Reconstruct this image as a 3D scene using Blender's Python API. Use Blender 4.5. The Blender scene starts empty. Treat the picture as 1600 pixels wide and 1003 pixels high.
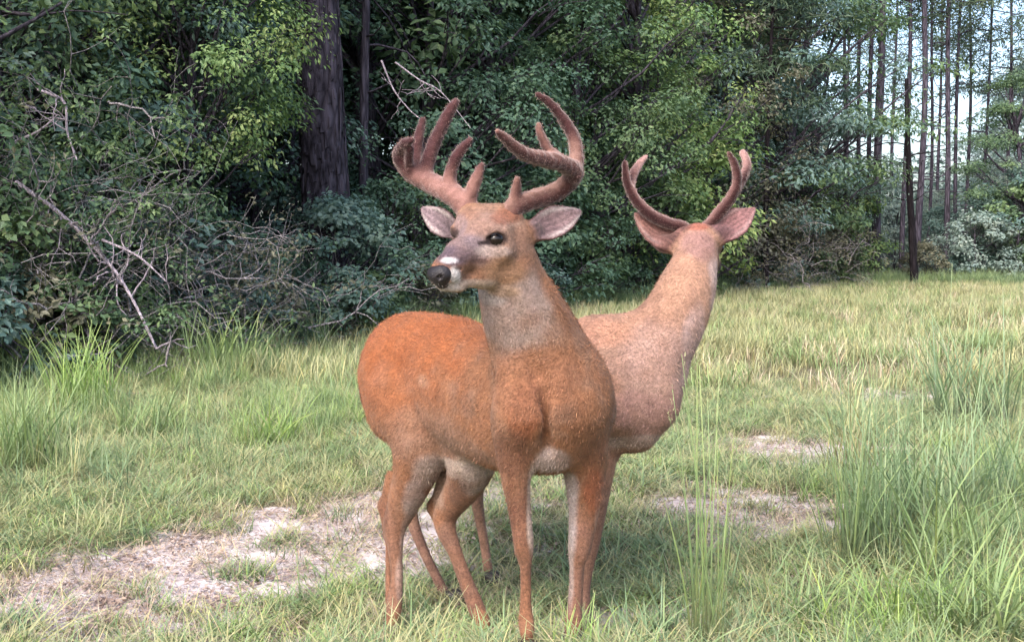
import bpy, math, random
import numpy as np

# ---------------------------------------------------------------- camera, sky, sun, exposure
SC = bpy.context.scene
COL = SC.collection
FPX, CX, CY = 1797.0, 800.0, 501.5
PITCH = math.radians(3.582)
CAM_Z = 1.1
cd = bpy.data.cameras.new('camera')
cd.sensor_width = 36.0
cd.lens = FPX / 1600.0 * 36.0
cd.clip_start, cd.clip_end = 0.05, 2000
cam = bpy.data.objects.new('camera', cd)
COL.objects.link(cam)
cam.location = (0, 0, CAM_Z)
cam.rotation_euler = (math.radians(90) - PITCH, 0, 0)
SC.camera = cam

SUN_EL, SUN_AZ = 42.0, 205.0       # azimuth: compass bearing the light comes from, north = +Y
world = bpy.data.worlds.new('World')
SC.world = world
world.use_nodes = True
wn = world.node_tree
wn.nodes.clear()
w_out = wn.nodes.new('ShaderNodeOutputWorld')
w_bg = wn.nodes.new('ShaderNodeBackground')
w_sky = wn.nodes.new('ShaderNodeTexSky')
w_sky.sky_type = 'NISHITA'
w_sky.sun_disc = False
w_sky.sun_elevation = math.radians(SUN_EL)
w_sky.sun_rotation = math.radians(SUN_AZ)
w_sky.air_density = 1.0
w_sky.dust_density = 4.0
w_sky.ozone_density = 1.5
w_bg.inputs['Strength'].default_value = 0.15
wn.links.new(w_sky.outputs[0], w_bg.inputs['Color'])
wn.links.new(w_bg.outputs[0], w_out.inputs['Surface'])

sl = bpy.data.lights.new('sun', 'SUN')
sl.energy = 1.5
sl.angle = math.radians(35)
sl.color = (1.0, 0.95, 0.9)
sun = bpy.data.objects.new('sun', sl)
COL.objects.link(sun)
_e, _a = math.radians(SUN_EL), math.radians(SUN_AZ)
from mathutils import Vector, noise as mnoise
_toward = Vector((math.sin(_a) * math.cos(_e), math.cos(_a) * math.cos(_e), math.sin(_e)))
sun.rotation_euler = (-_toward).to_track_quat('-Z', 'Y').to_euler()
sun.location = (-5, -8, 20)

SC.view_settings.view_transform = 'Standard'
SC.view_settings.look = 'None'
SC.view_settings.gamma = 1.0
SC.view_settings.use_curve_mapping = False
SC.view_settings.exposure = 1.65
SC.cycles.max_bounces = 6
SC.cycles.transparent_max_bounces = 8

# ---------------------------------------------------------------- helpers
rng = np.random.default_rng(7)


def P(px, py, Y):
    """the world point at depth Y that the photograph shows at (px, py)"""
    u, v = (px - CX) / FPX, -(py - CY) / FPX
    dy = math.cos(PITCH) + v * math.sin(PITCH)
    dz = -math.sin(PITCH) + v * math.cos(PITCH)
    t = Y / dy
    return np.array([u * t, Y, CAM_Z + dz * t])


def ground_z(x, y):
    """height of the ground: a shallow rut behind the deer, a low crown in front of them, gentle waves"""
    x = np.asarray(x, float); y = np.asarray(y, float)
    z = 0.035 * np.sin(x * 0.7 + 1.3) * np.sin(y * 0.45) * np.clip((y - 4) / 4, 0, 1)
    z = z + 0.02 * np.sin(x * 2.1 + y * 1.3) * np.clip((y - 4.5) / 4, 0, 1)
    z = z - 0.062 * np.exp(-((x + 0.25) / 1.1) ** 2 - ((y - 3.45) / 0.36) ** 2)
    z = z - 0.085 * np.exp(-((x + 0.2) / 1.0) ** 2 - ((y - 4.0) / 0.45) ** 2)
    z = z + 0.05 * np.exp(-((x - 0.1) / 0.5) ** 2 - ((y - 2.85) / 0.3) ** 2)
    return z


def mesh_np(name, V, F, mat=None, parent=None, smooth=True, link=True, attrs=None, uv=None, mats=None, midx=None):
    """one mesh object from numpy arrays; F is a list of (n, k) index arrays"""
    if isinstance(F, np.ndarray):
        F = [F]
    F = [f for f in F if len(f)]
    me = bpy.data.meshes.new(name)
    V = np.asarray(V, np.float32)
    me.vertices.add(len(V)); me.vertices.foreach_set('co', V.ravel())
    idx = np.concatenate([f.ravel() for f in F]).astype(np.int32)
    tot = np.concatenate([np.full(len(f), f.shape[1], np.int32) for f in F])
    st = np.concatenate([[0], np.cumsum(tot)[:-1]]).astype(np.int32)
    me.loops.add(len(idx)); me.loops.foreach_set('vertex_index', idx)
    me.polygons.add(len(tot)); me.polygons.foreach_set('loop_start', st)
    try:
        me.polygons.foreach_set('loop_total', tot)
    except Exception:
        pass
    me.polygons.foreach_set('use_smooth', np.full(len(tot), bool(smooth)))
    for k, a in (attrs or {}).items():
        a = np.asarray(a, np.float32)
        if a.ndim == 2:
            at = me.attributes.new(k, 'FLOAT_COLOR', 'POINT')
            if a.shape[1] == 3:
                a = np.hstack([a, np.ones((len(a), 1), np.float32)])
            at.data.foreach_set('color', a.ravel())
        else:
            at = me.attributes.new(k, 'FLOAT', 'POINT'); at.data.foreach_set('value', a)
    if mats:
        for m in mats: me.materials.append(m)
        if midx is not None:
            me.polygons.foreach_set('material_index', np.asarray(midx, np.int32))
    elif mat:
        me.materials.append(mat)
    me.update(calc_edges=True)
    me.validate()
    o = bpy.data.objects.new(name, me)
    if link:
        COL.objects.link(o)
    if parent:
        o.parent = parent
    return o


def thing(name, loc, label, cat, group=None):
    o = bpy.data.objects.new(name, None)
    o.empty_display_size = 0.2
    COL.objects.link(o)
    o.location = loc
    tag(o, label, cat, group)
    return o


def tag(o, label=None, cat=None, group=None, kind=None):
    if label: o['label'] = label
    if cat: o['category'] = cat
    if group: o['group'] = group
    if kind: o['kind'] = kind
    return o


# ---- materials
class NT:
    def __init__(s, name):
        s.m = bpy.data.materials.new(name); s.m.use_nodes = True
        s.t = s.m.node_tree; s.t.nodes.clear()
        s.out = s.n('ShaderNodeOutputMaterial')

    def n(s, typ, **kw):
        nd = s.t.nodes.new(typ)
        for k, v in kw.items():
            if k in nd.bl_rna.properties:
                setattr(nd, k, v)
        return nd

    def l(s, a, b):
        s.t.links.new(a, b)

    def noise(s, scale, detail=4, rough=0.6, vec=None, w=None):
        nd = s.n('ShaderNodeTexNoise'); nd.inputs['Scale'].default_value = scale
        nd.inputs['Detail'].default_value = detail; nd.inputs['Roughness'].default_value = rough
        if vec is not None: s.l(vec, nd.inputs['Vector'])
        return nd.outputs['Fac']

    def ramp(s, fac, stops, interp='LINEAR'):
        nd = s.n('ShaderNodeValToRGB'); cr = nd.color_ramp; cr.interpolation = interp
        while len(cr.elements) < len(stops): cr.elements.new(0.5)
        for e, (p, c) in zip(cr.elements, stops):
            e.position = p; e.color = (*c, 1) if len(c) == 3 else c
        s.l(fac, nd.inputs[0]); return nd.outputs[0]

    def mix(s, fac, a, b, mode='MIX'):
        nd = s.n('ShaderNodeMix'); nd.data_type = 'RGBA'; nd.blend_type = mode
        for sock, v in ((nd.inputs[0], fac), (nd.inputs[6], a), (nd.inputs[7], b)):
            if hasattr(v, 'is_linked'): s.l(v, sock)
            elif isinstance(v, (tuple, list)): sock.default_value = (*v, 1) if len(v) == 3 else v
            else: sock.default_value = v
        return nd.outputs[2]

    def math(s, op, a, b=0.0, clamp=False):
        nd = s.n('ShaderNodeMath'); nd.operation = op; nd.use_clamp = clamp
        for sock, v in ((nd.inputs[0], a), (nd.inputs[1], b)):
            if hasattr(v, 'is_linked'): s.l(v, sock)
            else: sock.default_value = v
        return nd.outputs[0]

    def obj(s):
        return s.n('ShaderNodeTexCoord').outputs['Object']

    def attr(s, name, out='Color'):
        nd = s.n('ShaderNodeAttribute'); nd.attribute_name = name
        return nd.outputs[out]

    def bump(s, h, strength=0.5, dist=0.01):
        nd = s.n('ShaderNodeBump'); nd.inputs['Strength'].default_value = strength
        nd.inputs['Distance'].default_value = dist; s.l(h, nd.inputs['Height']); return nd.outputs[0]

    def bsdf(s, color, rough=0.7, normal=None, spec=0.3, sheen=0, sheen_tint=None, coat=0):
        b = s.n('ShaderNodeBsdfPrincipled')
        if hasattr(color, 'is_linked'): s.l(color, b.inputs['Base Color'])
        else: b.inputs['Base Color'].default_value = (*color, 1)
        b.inputs['Roughness'].default_value = rough
        b.inputs['Specular IOR Level'].default_value = spec
        if sheen:
            b.inputs['Sheen Weight'].default_value = sheen
            b.inputs['Sheen Roughness'].default_value = 0.4
            if sheen_tint: b.inputs['Sheen Tint'].default_value = (*sheen_tint, 1)
        if coat: b.inputs['Coat Weight'].default_value = coat
        if normal is not None: s.l(normal, b.inputs['Normal'])
        return b.outputs[0]

    def surf(s, sh):
        s.l(sh, s.out.inputs['Surface']); return s.m


# ---------------------------------------------------------------- organic solids: a distance field meshed by surface nets
class Solid:
    def __init__(s, lo, hi, h):
        s.lo = np.array(lo, float); s.h = h
        s.n = np.ceil((np.array(hi) - s.lo) / h).astype(int) + 1
        s.f = np.full(tuple(s.n), 0.5, np.float32)

    def _box(s, lo, hi):
        a = np.clip(np.floor((lo - s.lo) / s.h).astype(int), 0, s.n)
        b = np.clip(np.ceil((hi - s.lo) / s.h).astype(int) + 1, 0, s.n)
        sl_ = tuple(slice(a[i], b[i]) for i in range(3))
        ax = [(s.lo[i] + s.h * np.arange(a[i], b[i])).astype(np.float32) for i in range(3)]
        return sl_, ax

    def _merge(s, sl_, d, k, cut=False):
        f = s.f[sl_]
        if cut:
            h = np.maximum(k - np.abs(f + d), 0) / k
            s.f[sl_] = np.maximum(f, -d) + h * h * k * 0.25
        else:
            h = np.maximum(k - np.abs(f - d), 0) / k
            s.f[sl_] = np.minimum(f, d) - h * h * k * 0.25

    def cone(s, a, ra, b, rb, k=0.02, n=None, w=1.0, cut=False):
        """round cone a-b; optional widening factor w along axis n"""
        a = np.asarray(a, float); b = np.asarray(b, float)
        R = max(ra, rb) * max(w, 1) + max(k, s.h * 1.5) + 0.004 if k < 0.006 else max(ra, rb) * max(w, 1) + k + 0.012
        if k < 0.006: R = max(ra, rb) * max(w, 1) + 0.05
        sl_, ax = s._box(np.minimum(a, b) - R, np.maximum(a, b) + R)
        X = ax[0][:, None, None] - a[0]; Y = ax[1][None, :, None] - a[1]; Z = ax[2][None, None, :] - a[2]
        ab = b - a
        if n is not None:
            n = np.asarray(n, float) / np.linalg.norm(n); q = 1 / w - 1
            dn = X * n[0] + Y * n[1] + Z * n[2]
            X = X + n[0] * q * dn; Y = Y + n[1] * q * dn; Z = Z + n[2] * q * dn
            ab = ab + n * q * float(ab @ n)
        L2 = max(float(ab @ ab), 1e-9)
        t = np.clip((X * ab[0] + Y * ab[1] + Z * ab[2]) / L2, 0, 1)
        d = np.sqrt((X - t * ab[0]) ** 2 + (Y - t * ab[1]) ** 2 + (Z - t * ab[2]) ** 2) - (ra + (rb - ra) * t)
        if n is not None: d = d * min(w, 1.0)
        s._merge(sl_, d, k, cut)

    def chain(s, pts, k=0.02, n=None, w=1.0, kin=0.004, sub=4):
        """a limb: a smooth tapering curve, built as one solid and then blended into the rest"""
        c = curve_pts([np.append(p, r) for p, r in pts], sub)
        R = c[:, 3].max() * max(w, 1) + k + 0.015
        lo, hi = c[:, :3].min(0) - R, c[:, :3].max(0) + R
        T = Solid.__new__(Solid); T.h = s.h
        a = np.clip(np.floor((lo - s.lo) / s.h).astype(int), 0, s.n); b = np.clip(np.ceil((hi - s.lo) / s.h).astype(int) + 1, 0, s.n)
        T.lo = s.lo + a * s.h; T.n = b - a; T.f = np.full(tuple(T.n), 0.5, np.float32)
        for p, q in zip(c[:-1], c[1:]):
            T.cone(p[:3], p[3], q[:3], q[3], kin, n, w)
        s._merge(tuple(slice(a[i], b[i]) for i in range(3)), T.f, k)

    def ear(s, base, tip, face, W, k=0.01, curl=9.0, t=0.0045, rootr=0.018):
        base = np.asarray(base, float); tip = np.asarray(tip, float)
        L = np.linalg.norm(tip - base); U = (tip - base) / L
        face = np.asarray(face, float); N = face - U * (face @ U); N /= np.linalg.norm(N)
        Vv = np.cross(N, U)
        sl_, ax = s._box(np.minimum(base, tip) - 0.07, np.maximum(base, tip) + 0.07)
        X = ax[0][:, None, None] - base[0]; Y = ax[1][None, :, None] - base[1]; Z = ax[2][None, None, :] - base[2]
        u = (X * U[0] + Y * U[1] + Z * U[2]) / L
        v = X * Vv[0] + Y * Vv[1] + Z * Vv[2]
        w_ = X * N[0] + Y * N[1] + Z * N[2]
        uc = np.clip(u, 0, 1)
        prof = np.interp(uc, [0, .12, .3, .5, .7, .85, .95, 1], [.46, .66, .95, 1, .76, .46, .20, .03]) * W
        cu = np.interp(uc, [0, .25, .6, 1], [26, curl * 1.3, curl, curl * 0.7])
        w0 = cu * v * v - 0.35 * W * (1 - uc) ** 2 - 0.25 * W * uc * uc
        d = np.maximum(np.abs(w_ - w0) * 0.8 - t, np.maximum(np.abs(v) - prof, np.maximum(-u, u - 1) * L))
        s._merge(sl_, d.astype(np.float32), k)
        return dict(base=base, L=L, U=U, V=Vv, N=N, W=W, curl=curl)

    def mesh(s, smooth=2):
        f = s.f; ins = f < 0
        c = np.zeros(tuple(s.n - 1), np.uint8)
        for i in (0, 1):
            for j in (0, 1):
                for k in (0, 1):
                    c += ins[i:s.n[0] - 1 + i, j:s.n[1] - 1 + j, k:s.n[2] - 1 + k]
        act = np.argwhere((c > 0) & (c < 8))
        ids = np.full(c.shape, -1, np.int32)
        ids[act[:, 0], act[:, 1], act[:, 2]] = np.arange(len(act))
        acc = np.zeros((len(act), 3)); cnt = np.zeros(len(act))
        corners = [(i, j, k) for i in (0, 1) for j in (0, 1) for k in (0, 1)]
        for a in corners:
            for ax in range(3):
                if a[ax]: continue
                b = list(a); b[ax] = 1
                fa = f[act[:, 0] + a[0], act[:, 1] + a[1], act[:, 2] + a[2]]
                fb = f[act[:, 0] + b[0], act[:, 1] + b[1], act[:, 2] + b[2]]
                m = (fa < 0) != (fb < 0)
                t = np.where(m, fa / np.where(m, fa - fb, 1), 0)
                p = np.tile(np.array(a, float), (len(act), 1)); p[:, ax] = t
                acc[m] += p[m]; cnt[m] += 1
        V = s.lo + s.h * (act + acc / cnt[:, None])
        quads = []
        for ax in range(3):
            o1, o2 = [(1, 2), (2, 0), (0, 1)][ax]
            A = ins[tuple(slice(0, -1) if i == ax else slice(None) for i in range(3))]
            B = ins[tuple(slice(1, None) if i == ax else slice(None) for i in range(3))]
            e = np.argwhere(A != B)
            e = e[(e[:, o1] > 0) & (e[:, o2] > 0) & (e[:, o1] < s.n[o1] - 1) & (e[:, o2] < s.n[o2] - 1)]
            flip = A[e[:, 0], e[:, 1], e[:, 2]]
            q = []
            for d1, d2 in ((0, 0), (1, 0), (1, 1), (0, 1)):
                g = e.copy(); g[:, o1] -= d1; g[:, o2] -= d2
                q.append(ids[g[:, 0], g[:, 1], g[:, 2]])
            q = np.stack(q, 1)
            q[~flip] = q[~flip][:, ::-1]
            quads.append(q)
        Q = np.concatenate(quads)
        Q = Q[(Q >= 0).all(1)]
        E = np.concatenate([Q[:, [0, 1]], Q[:, [1, 2]], Q[:, [2, 3]], Q[:, [3, 0]]])
        for _ in range(smooth):
            S_ = np.zeros_like(V)
            for c_ in range(3):
                S_[:, c_] = np.bincount(E[:, 0], V[E[:, 1], c_], len(V)) + np.bincount(E[:, 1], V[E[:, 0], c_], len(V))
            n_ = np.bincount(E.ravel(), minlength=len(V))[:, None]
            V = V * 0.5 + 0.5 * S_ / np.maximum(n_, 1)
        return V, Q


def vnormals(V, Q):
    n = np.cross(V[Q[:, 2]] - V[Q[:, 0]], V[Q[:, 3]] - V[Q[:, 1]])
    N = np.zeros_like(V)
    for c in range(3):
        for k in range(4):
            N[:, c] += np.bincount(Q[:, k], n[:, c], len(V))
    return N / np.maximum(np.linalg.norm(N, axis=1, keepdims=True), 1e-12)


def curve_pts(pts, n=6):
    """smooth curve through control points (x, y, z, r)"""
    p = np.array(pts, float)
    p = np.vstack([2 * p[0] - p[1], p, 2 * p[-1] - p[-2]])
    out = []
    for i in range(1, len(p) - 2):
        for t in np.linspace(0, 1, n, endpoint=False):
            a, b, c, d = p[i - 1], p[i], p[i + 1], p[i + 2]
            out.append(0.5 * (2 * b + (c - a) * t + (2 * a - 5 * b + 4 * c - d) * t * t + (3 * b - a - 3 * c + d) * t ** 3))
    out.append(p[-2])
    return np.array(out)
# ---------------------------------------------------------------- ground: one sheet to the horizon
def vnoise(x, y, s, seed=0.0):
    return np.array([mnoise.noise(Vector((a * s + seed, b * s - seed, seed * 1.7))) for a, b in zip(np.ravel(x), np.ravel(y))]).reshape(np.shape(x))


def bare(x, y):
    """how bare (sandy) the track is at a point, 0..1"""
    x = np.asarray(x, float); y = np.asarray(y, float)
    def blob(cx, cy, rx, ry, a=0.0):
        ca, sa = math.cos(a), math.sin(a)
        dx, dy = x - cx, y - cy
        return np.exp(-((dx * ca + dy * sa) / rx) ** 2 - ((-dx * sa + dy * ca) / ry) ** 2)
    b = 1.2 * blob(-1.0, 4.15, .85, .42, .40) + 1.0 * blob(-.45, 4.95, .65, .34, .5) + 1.0 * blob(-1.6, 3.55, .85, .34, .3) + .6 * blob(-.9, 3.35, .4, .15)
    b = b + 1.15 * blob(.98, 4.75, .42, .42, .5) + 1.1 * blob(1.6, 6.2, .5, .6, .6) + .7 * blob(.35, 3.5, .45, .25) + .8 * blob(2.6, 8.6, .8, .8, .6)
    b = b + .35 * blob(-.3, 3.35, .5, .2)
    n = np.sin(x * 9.1 + y * 4.0 + 2 * np.sin(y * 7)) * np.sin(y * 17.0 - x * 5 + 1.5 * np.sin(x * 6))
    return np.clip(b * (1.1 + .38 * n), 0, 1.3)


def make_ground():
    # fine grid near, coarse far
    xs = np.concatenate([np.linspace(-400, -30, 12)[:-1], np.linspace(-30, -5, 24)[:-1], np.linspace(-5, 5, 150), np.linspace(5, 30, 24)[1:], np.linspace(30, 400, 12)[1:]])
    ys = np.concatenate([np.linspace(-300, 0, 10)[:-1], np.linspace(0, 2, 12)[:-1], np.linspace(2, 9, 130), np.linspace(9, 60, 60)[1:], np.linspace(60, 800, 14)[1:]])
    X, Y = np.meshgrid(xs, ys)
    Z = ground_z(X, Y)
    near = (np.abs(X) < 6) & (Y > 1) & (Y < 12)
    n = np.zeros_like(X); n[near] = vnoise(X[near], Y[near], 5.0) * .010 + vnoise(X[near], Y[near], 14.0, 3.1) * .006
    Z = Z + n - .004
    b = np.zeros_like(X); b[near] = bare(X[near], Y[near])
    V = np.stack([X, Y, Z], -1).reshape(-1, 3)
    ny, nx = X.shape
    i = (np.arange(ny - 1)[:, None] * nx + np.arange(nx - 1)[None, :]).ravel()
    F = np.stack([i, i + 1, i + nx + 1, i + nx], 1)
    t = NT('ground_soil')
    o = t.obj()
    n1, n2, n3, n4 = t.noise(1.1, 6, .65, o), t.noise(9, 6, .7, o), t.noise(60, 4, .7, o), t.noise(3.2, 5, .7, o)
    grass = t.ramp(n1, [(.3, (.10, .095, .055)), (.5, (.15, .135, .08)), (.68, (.22, .18, .125))])
    grass = t.mix(.7, grass, t.ramp(n3, [(.3, (.45, .45, .45)), (.7, (1.35, 1.35, 1.3))]), 'MULTIPLY')
    sand = t.ramp(n2, [(.3, (.25, .19, .18)), (.46, (.50, .42, .42)), (.62, (.68, .61, .62))])
    sand = t.mix(.6, sand, t.ramp(n3, [(.3, (.6, .58, .58)), (.7, (1.2, 1.2, 1.2))]), 'MULTIPLY')
    k = t.math('ADD', t.attr('bare', 'Fac'), t.math('ADD', t.math('MULTIPLY', t.math('SUBTRACT', n2, .5), 2.2), t.math('MULTIPLY', t.math('SUBTRACT', n4, .5), 1.6)))
    k = t.ramp(k, [(.34, (0, 0, 0)), (.62, (1, 1, 1))])
    c = t.mix(k, grass, sand)
    mat = t.surf(t.bsdf(c, .95, t.bump(t.math('ADD', n3, n2), .8, .02), .1))
    return tag(mesh_np('ground', V, F, mat, attrs={'bare': b.ravel()}), kind='structure')


# ---------------------------------------------------------------- leaves, blades, bark
def leaf_material(name, cols, trans=.35, var=.5, rough=.55):
    """cols: three linear colours, chosen leaf by leaf"""
    t = NT(name)
    a = t.attr('leafvar', 'Fac')
    oi = t.n('ShaderNodeObjectInfo')
    c = t.ramp(a, [(0.0, cols[0]), (0.5, cols[1]), (1.0, cols[2])])
    br = t.ramp(oi.outputs['Random'], [(0, (.78, .8, .86)), (.5, (1, 1, 1)), (1, (1.22, 1.16, .98))])
    c = t.mix(var, c, br, 'MULTIPLY')
    o = t.obj(); n = t.noise(3, 3, .6, o)
    c = t.mix(.6, c, t.ramp(n, [(.3, (.65, .7, .75)), (.7, (1.3, 1.25, 1.1))]), 'MULTIPLY')
    b = t.n('ShaderNodeBsdfPrincipled'); t.l(c, b.inputs['Base Color'])
    b.inputs['Roughness'].default_value = rough; b.inputs['Specular IOR Level'].default_value = .45
    tr = t.n('ShaderNodeBsdfTranslucent'); t.l(t.mix(.5, c, (.9, 1.0, .35), 'MULTIPLY'), tr.inputs['Color'])
    m = t.n('ShaderNodeMixShader'); m.inputs[0].default_value = trans
    t.l(b.outputs[0], m.inputs[1]); t.l(tr.outputs[0], m.inputs[2])
    return t.surf(m.outputs[0])


def bark_material(name, dark, light, scale=14, stretch=.18):
    t = NT(name)
    mp = t.n('ShaderNodeMapping'); t.l(t.obj(), mp.inputs[0]); mp.inputs['Scale'].default_value = (1, 1, stretch)
    n1 = t.noise(scale, 6, .7, mp.outputs[0]); n2 = t.noise(scale * .25, 3, .6, mp.outputs[0])
    v = t.n('ShaderNodeTexVoronoi'); v.inputs['Scale'].default_value = scale * .9; v.feature = 'DISTANCE_TO_EDGE'; t.l(mp.outputs[0], v.inputs['Vector'])
    h = t.math('ADD', n1, t.math('MULTIPLY', v.outputs['Distance'], 1.5))
    c = t.ramp(h, [(.35, dark), (.95, light)])
    c = t.mix(.6, c, t.ramp(n2, [(.3, (.6, .62, .65)), (.7, (1.25, 1.2, 1.2))]), 'MULTIPLY')
    return t.surf(t.bsdf(c, .9, t.bump(h, 1, .03), .1))


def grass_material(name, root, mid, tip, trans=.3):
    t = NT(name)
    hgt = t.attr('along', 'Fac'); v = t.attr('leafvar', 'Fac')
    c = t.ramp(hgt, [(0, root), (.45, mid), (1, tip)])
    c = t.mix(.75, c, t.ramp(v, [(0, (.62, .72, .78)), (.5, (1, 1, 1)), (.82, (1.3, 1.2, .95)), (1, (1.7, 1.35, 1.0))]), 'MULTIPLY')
    b = t.n('ShaderNodeBsdfPrincipled'); t.l(c, b.inputs['Base Color'])
    b.inputs['Roughness'].default_value = .5; b.inputs['Specular IOR Level'].default_value = .4
    tr = t.n('ShaderNodeBsdfTranslucent'); t.l(c, tr.inputs['Color'])
    m = t.n('ShaderNodeMixShader'); m.inputs[0].default_value = trans
    t.l(b.outputs[0], m.inputs[1]); t.l(tr.outputs[0], m.inputs[2])
    return t.surf(m.outputs[0])


def blades(r, n, spread, hmin, hmax, width, bend, segs=3, up=.15, dirs=None, wtip=0.12):
    """n curved grass blades from a tuft; returns V, F, along, var"""
    ang = r.uniform(0, 2 * math.pi, n) if dirs is None else dirs
    rad = spread * np.sqrt(r.uniform(0, 1, n)); a0 = r.uniform(0, 2 * math.pi, n)
    base = np.stack([rad * np.cos(a0), rad * np.sin(a0), np.full(n, -.01)], 1)
    H = r.uniform(hmin, hmax, n)
    B = bend * r.uniform(.3, 1.4, n)
    side = np.stack([-np.sin(ang + r.normal(0, .5, n)), np.cos(ang), np.zeros(n)], 1)
    out = np.stack([np.cos(ang), np.sin(ang), np.zeros(n)], 1)
    Vs, al = [], []
    for k in range(segs + 1):
        t = k / segs
        th = up + B * t * 1.0
        # integrate roughly along an arc
        z = H * (np.sin(B * t + 1e-6) / (B + 1e-6))
        x = H * ((1 - np.cos(B * t)) / (B + 1e-6)) + up * H * t
        c = base + out * x[:, None] + np.array([0, 0, 1.0]) * z[:, None]
        w = width * (1 - (1 - wtip) * t ** 1.6) * (H / H.mean()) ** .3
        Vs += [c - side * w[:, None] / 2, c + side * w[:, None] / 2]; al += [np.full(n, t)] * 2
    V = np.stack(Vs, 1)
    m = 2 * (segs + 1)
    off = (np.arange(n) * m)[:, None]
    F = np.concatenate([off + np.array([2 * k, 2 * k + 1, 2 * k + 3, 2 * k + 2]) for k in range(segs)])
    var = np.repeat(np.clip(r.beta(2, 2.5, n), 0, 1), m)
    return V.reshape(-1, 3), F, np.stack(al, 1).ravel(), var


def join(parts):
    Vs, Fs, As, Bs, o = [], [], [], [], 0
    for V, F, a, b in parts:
        Vs.append(V); Fs.append(F + o); As.append(a); Bs.append(b); o += len(V)
    return np.vstack(Vs), np.vstack(Fs), np.concatenate(As), np.concatenate(Bs)


def scatter(name, sources, pts, rot, tilt, scale, pick, label=None, bare_k=None):
    """one 'stuff' object: geometry nodes place the source tufts on the vertices of a point mesh"""
    c = bpy.data.collections.new(name + '_sources')
    for s in sources: c.objects.link(s)
    me = bpy.data.meshes.new(name)
    me.vertices.add(len(pts)); me.vertices.foreach_set('co', np.asarray(pts, np.float32).ravel())
    for k, a, typ in (('rot', np.stack([tilt * np.cos(rot * 7), tilt * np.sin(rot * 7), rot], 1), 'FLOAT_VECTOR'), ('scl', scale, 'FLOAT'), ('pick', pick, 'INT')):
        at = me.attributes.new(k, typ, 'POINT')
        at.data.foreach_set('vector' if typ == 'FLOAT_VECTOR' else 'value', np.asarray(a, np.int32 if typ == 'INT' else np.float32).ravel())
    o = bpy.data.objects.new(name, me); COL.objects.link(o)
    g = bpy.data.node_groups.new(name, 'GeometryNodeTree')
    g.interface.new_socket('Geometry', in_out='INPUT', socket_type='NodeSocketGeometry')
    g.interface.new_socket('Geometry', in_out='OUTPUT', socket_type='NodeSocketGeometry')
    gi, go = g.nodes.new('NodeGroupInput'), g.nodes.new('NodeGroupOutput')
    ci = g.nodes.new('GeometryNodeCollectionInfo'); ci.inputs[0].default_value = c
    ci.inputs['Separate Children'].default_value = True; ci.inputs['Reset Children'].default_value = True
    ip = g.nodes.new('GeometryNodeInstanceOnPoints'); ip.inputs['Pick Instance'].default_value = True
    def at(nm, dt):
        n_ = g.nodes.new('GeometryNodeInputNamedAttribute'); n_.data_type = dt; n_.inputs[0].default_value = nm
        return n_.outputs['Attribute']
    g.links.new(gi.outputs[0], ip.inputs['Points']); g.links.new(ci.outputs[0], ip.inputs['Instance'])
    g.links.new(at('pick', 'INT'), ip.inputs['Instance Index'])
    er = g.nodes.new('FunctionNodeEulerToRotation'); g.links.new(at('rot', 'FLOAT_VECTOR'), er.inputs[0])
    g.links.new(er.outputs[0], ip.inputs['Rotation'])
    g.links.new(at('scl', 'FLOAT'), ip.inputs['Scale'])
    g.links.new(ip.outputs[0], go.inputs[0])
    m = o.modifiers.new('scatter', 'NODES'); m.node_group = g
    tag(o, kind='stuff')
    if label: o['label'] = label
    return o
# ---------------------------------------------------------------- trees and shrubs
M_bark = bark_material('bark_grey', (.020, .017, .024), (.105, .092, .12))
M_bark_big = bark_material('bark_plated', (.012, .010, .014), (.085, .073, .095), 9, .3)
M_bark_black = bark_material('bark_charred', (.006, .005, .006), (.022, .018, .022))
M_twig = bark_material('twig_bark', (.12, .11, .115), (.40, .37, .39), 30, .5)
M_dead = bark_material('dead_wood', (.20, .17, .20), (.48, .42, .48), 30, .4)
G = lambda *a: tuple(a)
M_leaf_dark = leaf_material('leaf_dark', [G(0.043, 0.086, 0.067), G(0.080, 0.151, 0.106), G(0.143, 0.234, 0.144)])
M_leaf_mid = leaf_material('leaf_mid', [G(0.055, 0.101, 0.063), G(0.095, 0.163, 0.088), G(0.174, 0.245, 0.105)])
M_leaf_lime = leaf_material('leaf_lime', [G(0.079, 0.152, 0.070), G(0.160, 0.262, 0.095), G(0.304, 0.354, 0.140)])
M_leaf_blue = leaf_material('leaf_blue', [G(0.064, 0.125, 0.112), G(0.113, 0.192, 0.173), G(0.202, 0.276, 0.245)])
M_leaf_brown = leaf_material('leaf_brown', [G(0.063, 0.064, 0.050), G(0.126, 0.129, 0.091), G(0.214, 0.205, 0.142)])
M_leaf_hazed = leaf_material('leaf_hazed', [G(0.130, 0.196, 0.190), G(0.221, 0.300, 0.286), G(0.362, 0.416, 0.381)])  # paled and blued: distance haze painted into the leaf colour
M_needle = leaf_material('pine_needles', [G(.03, .06, .04), G(.06, .10, .06), G(.10, .13, .07)], trans=.15)


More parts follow.
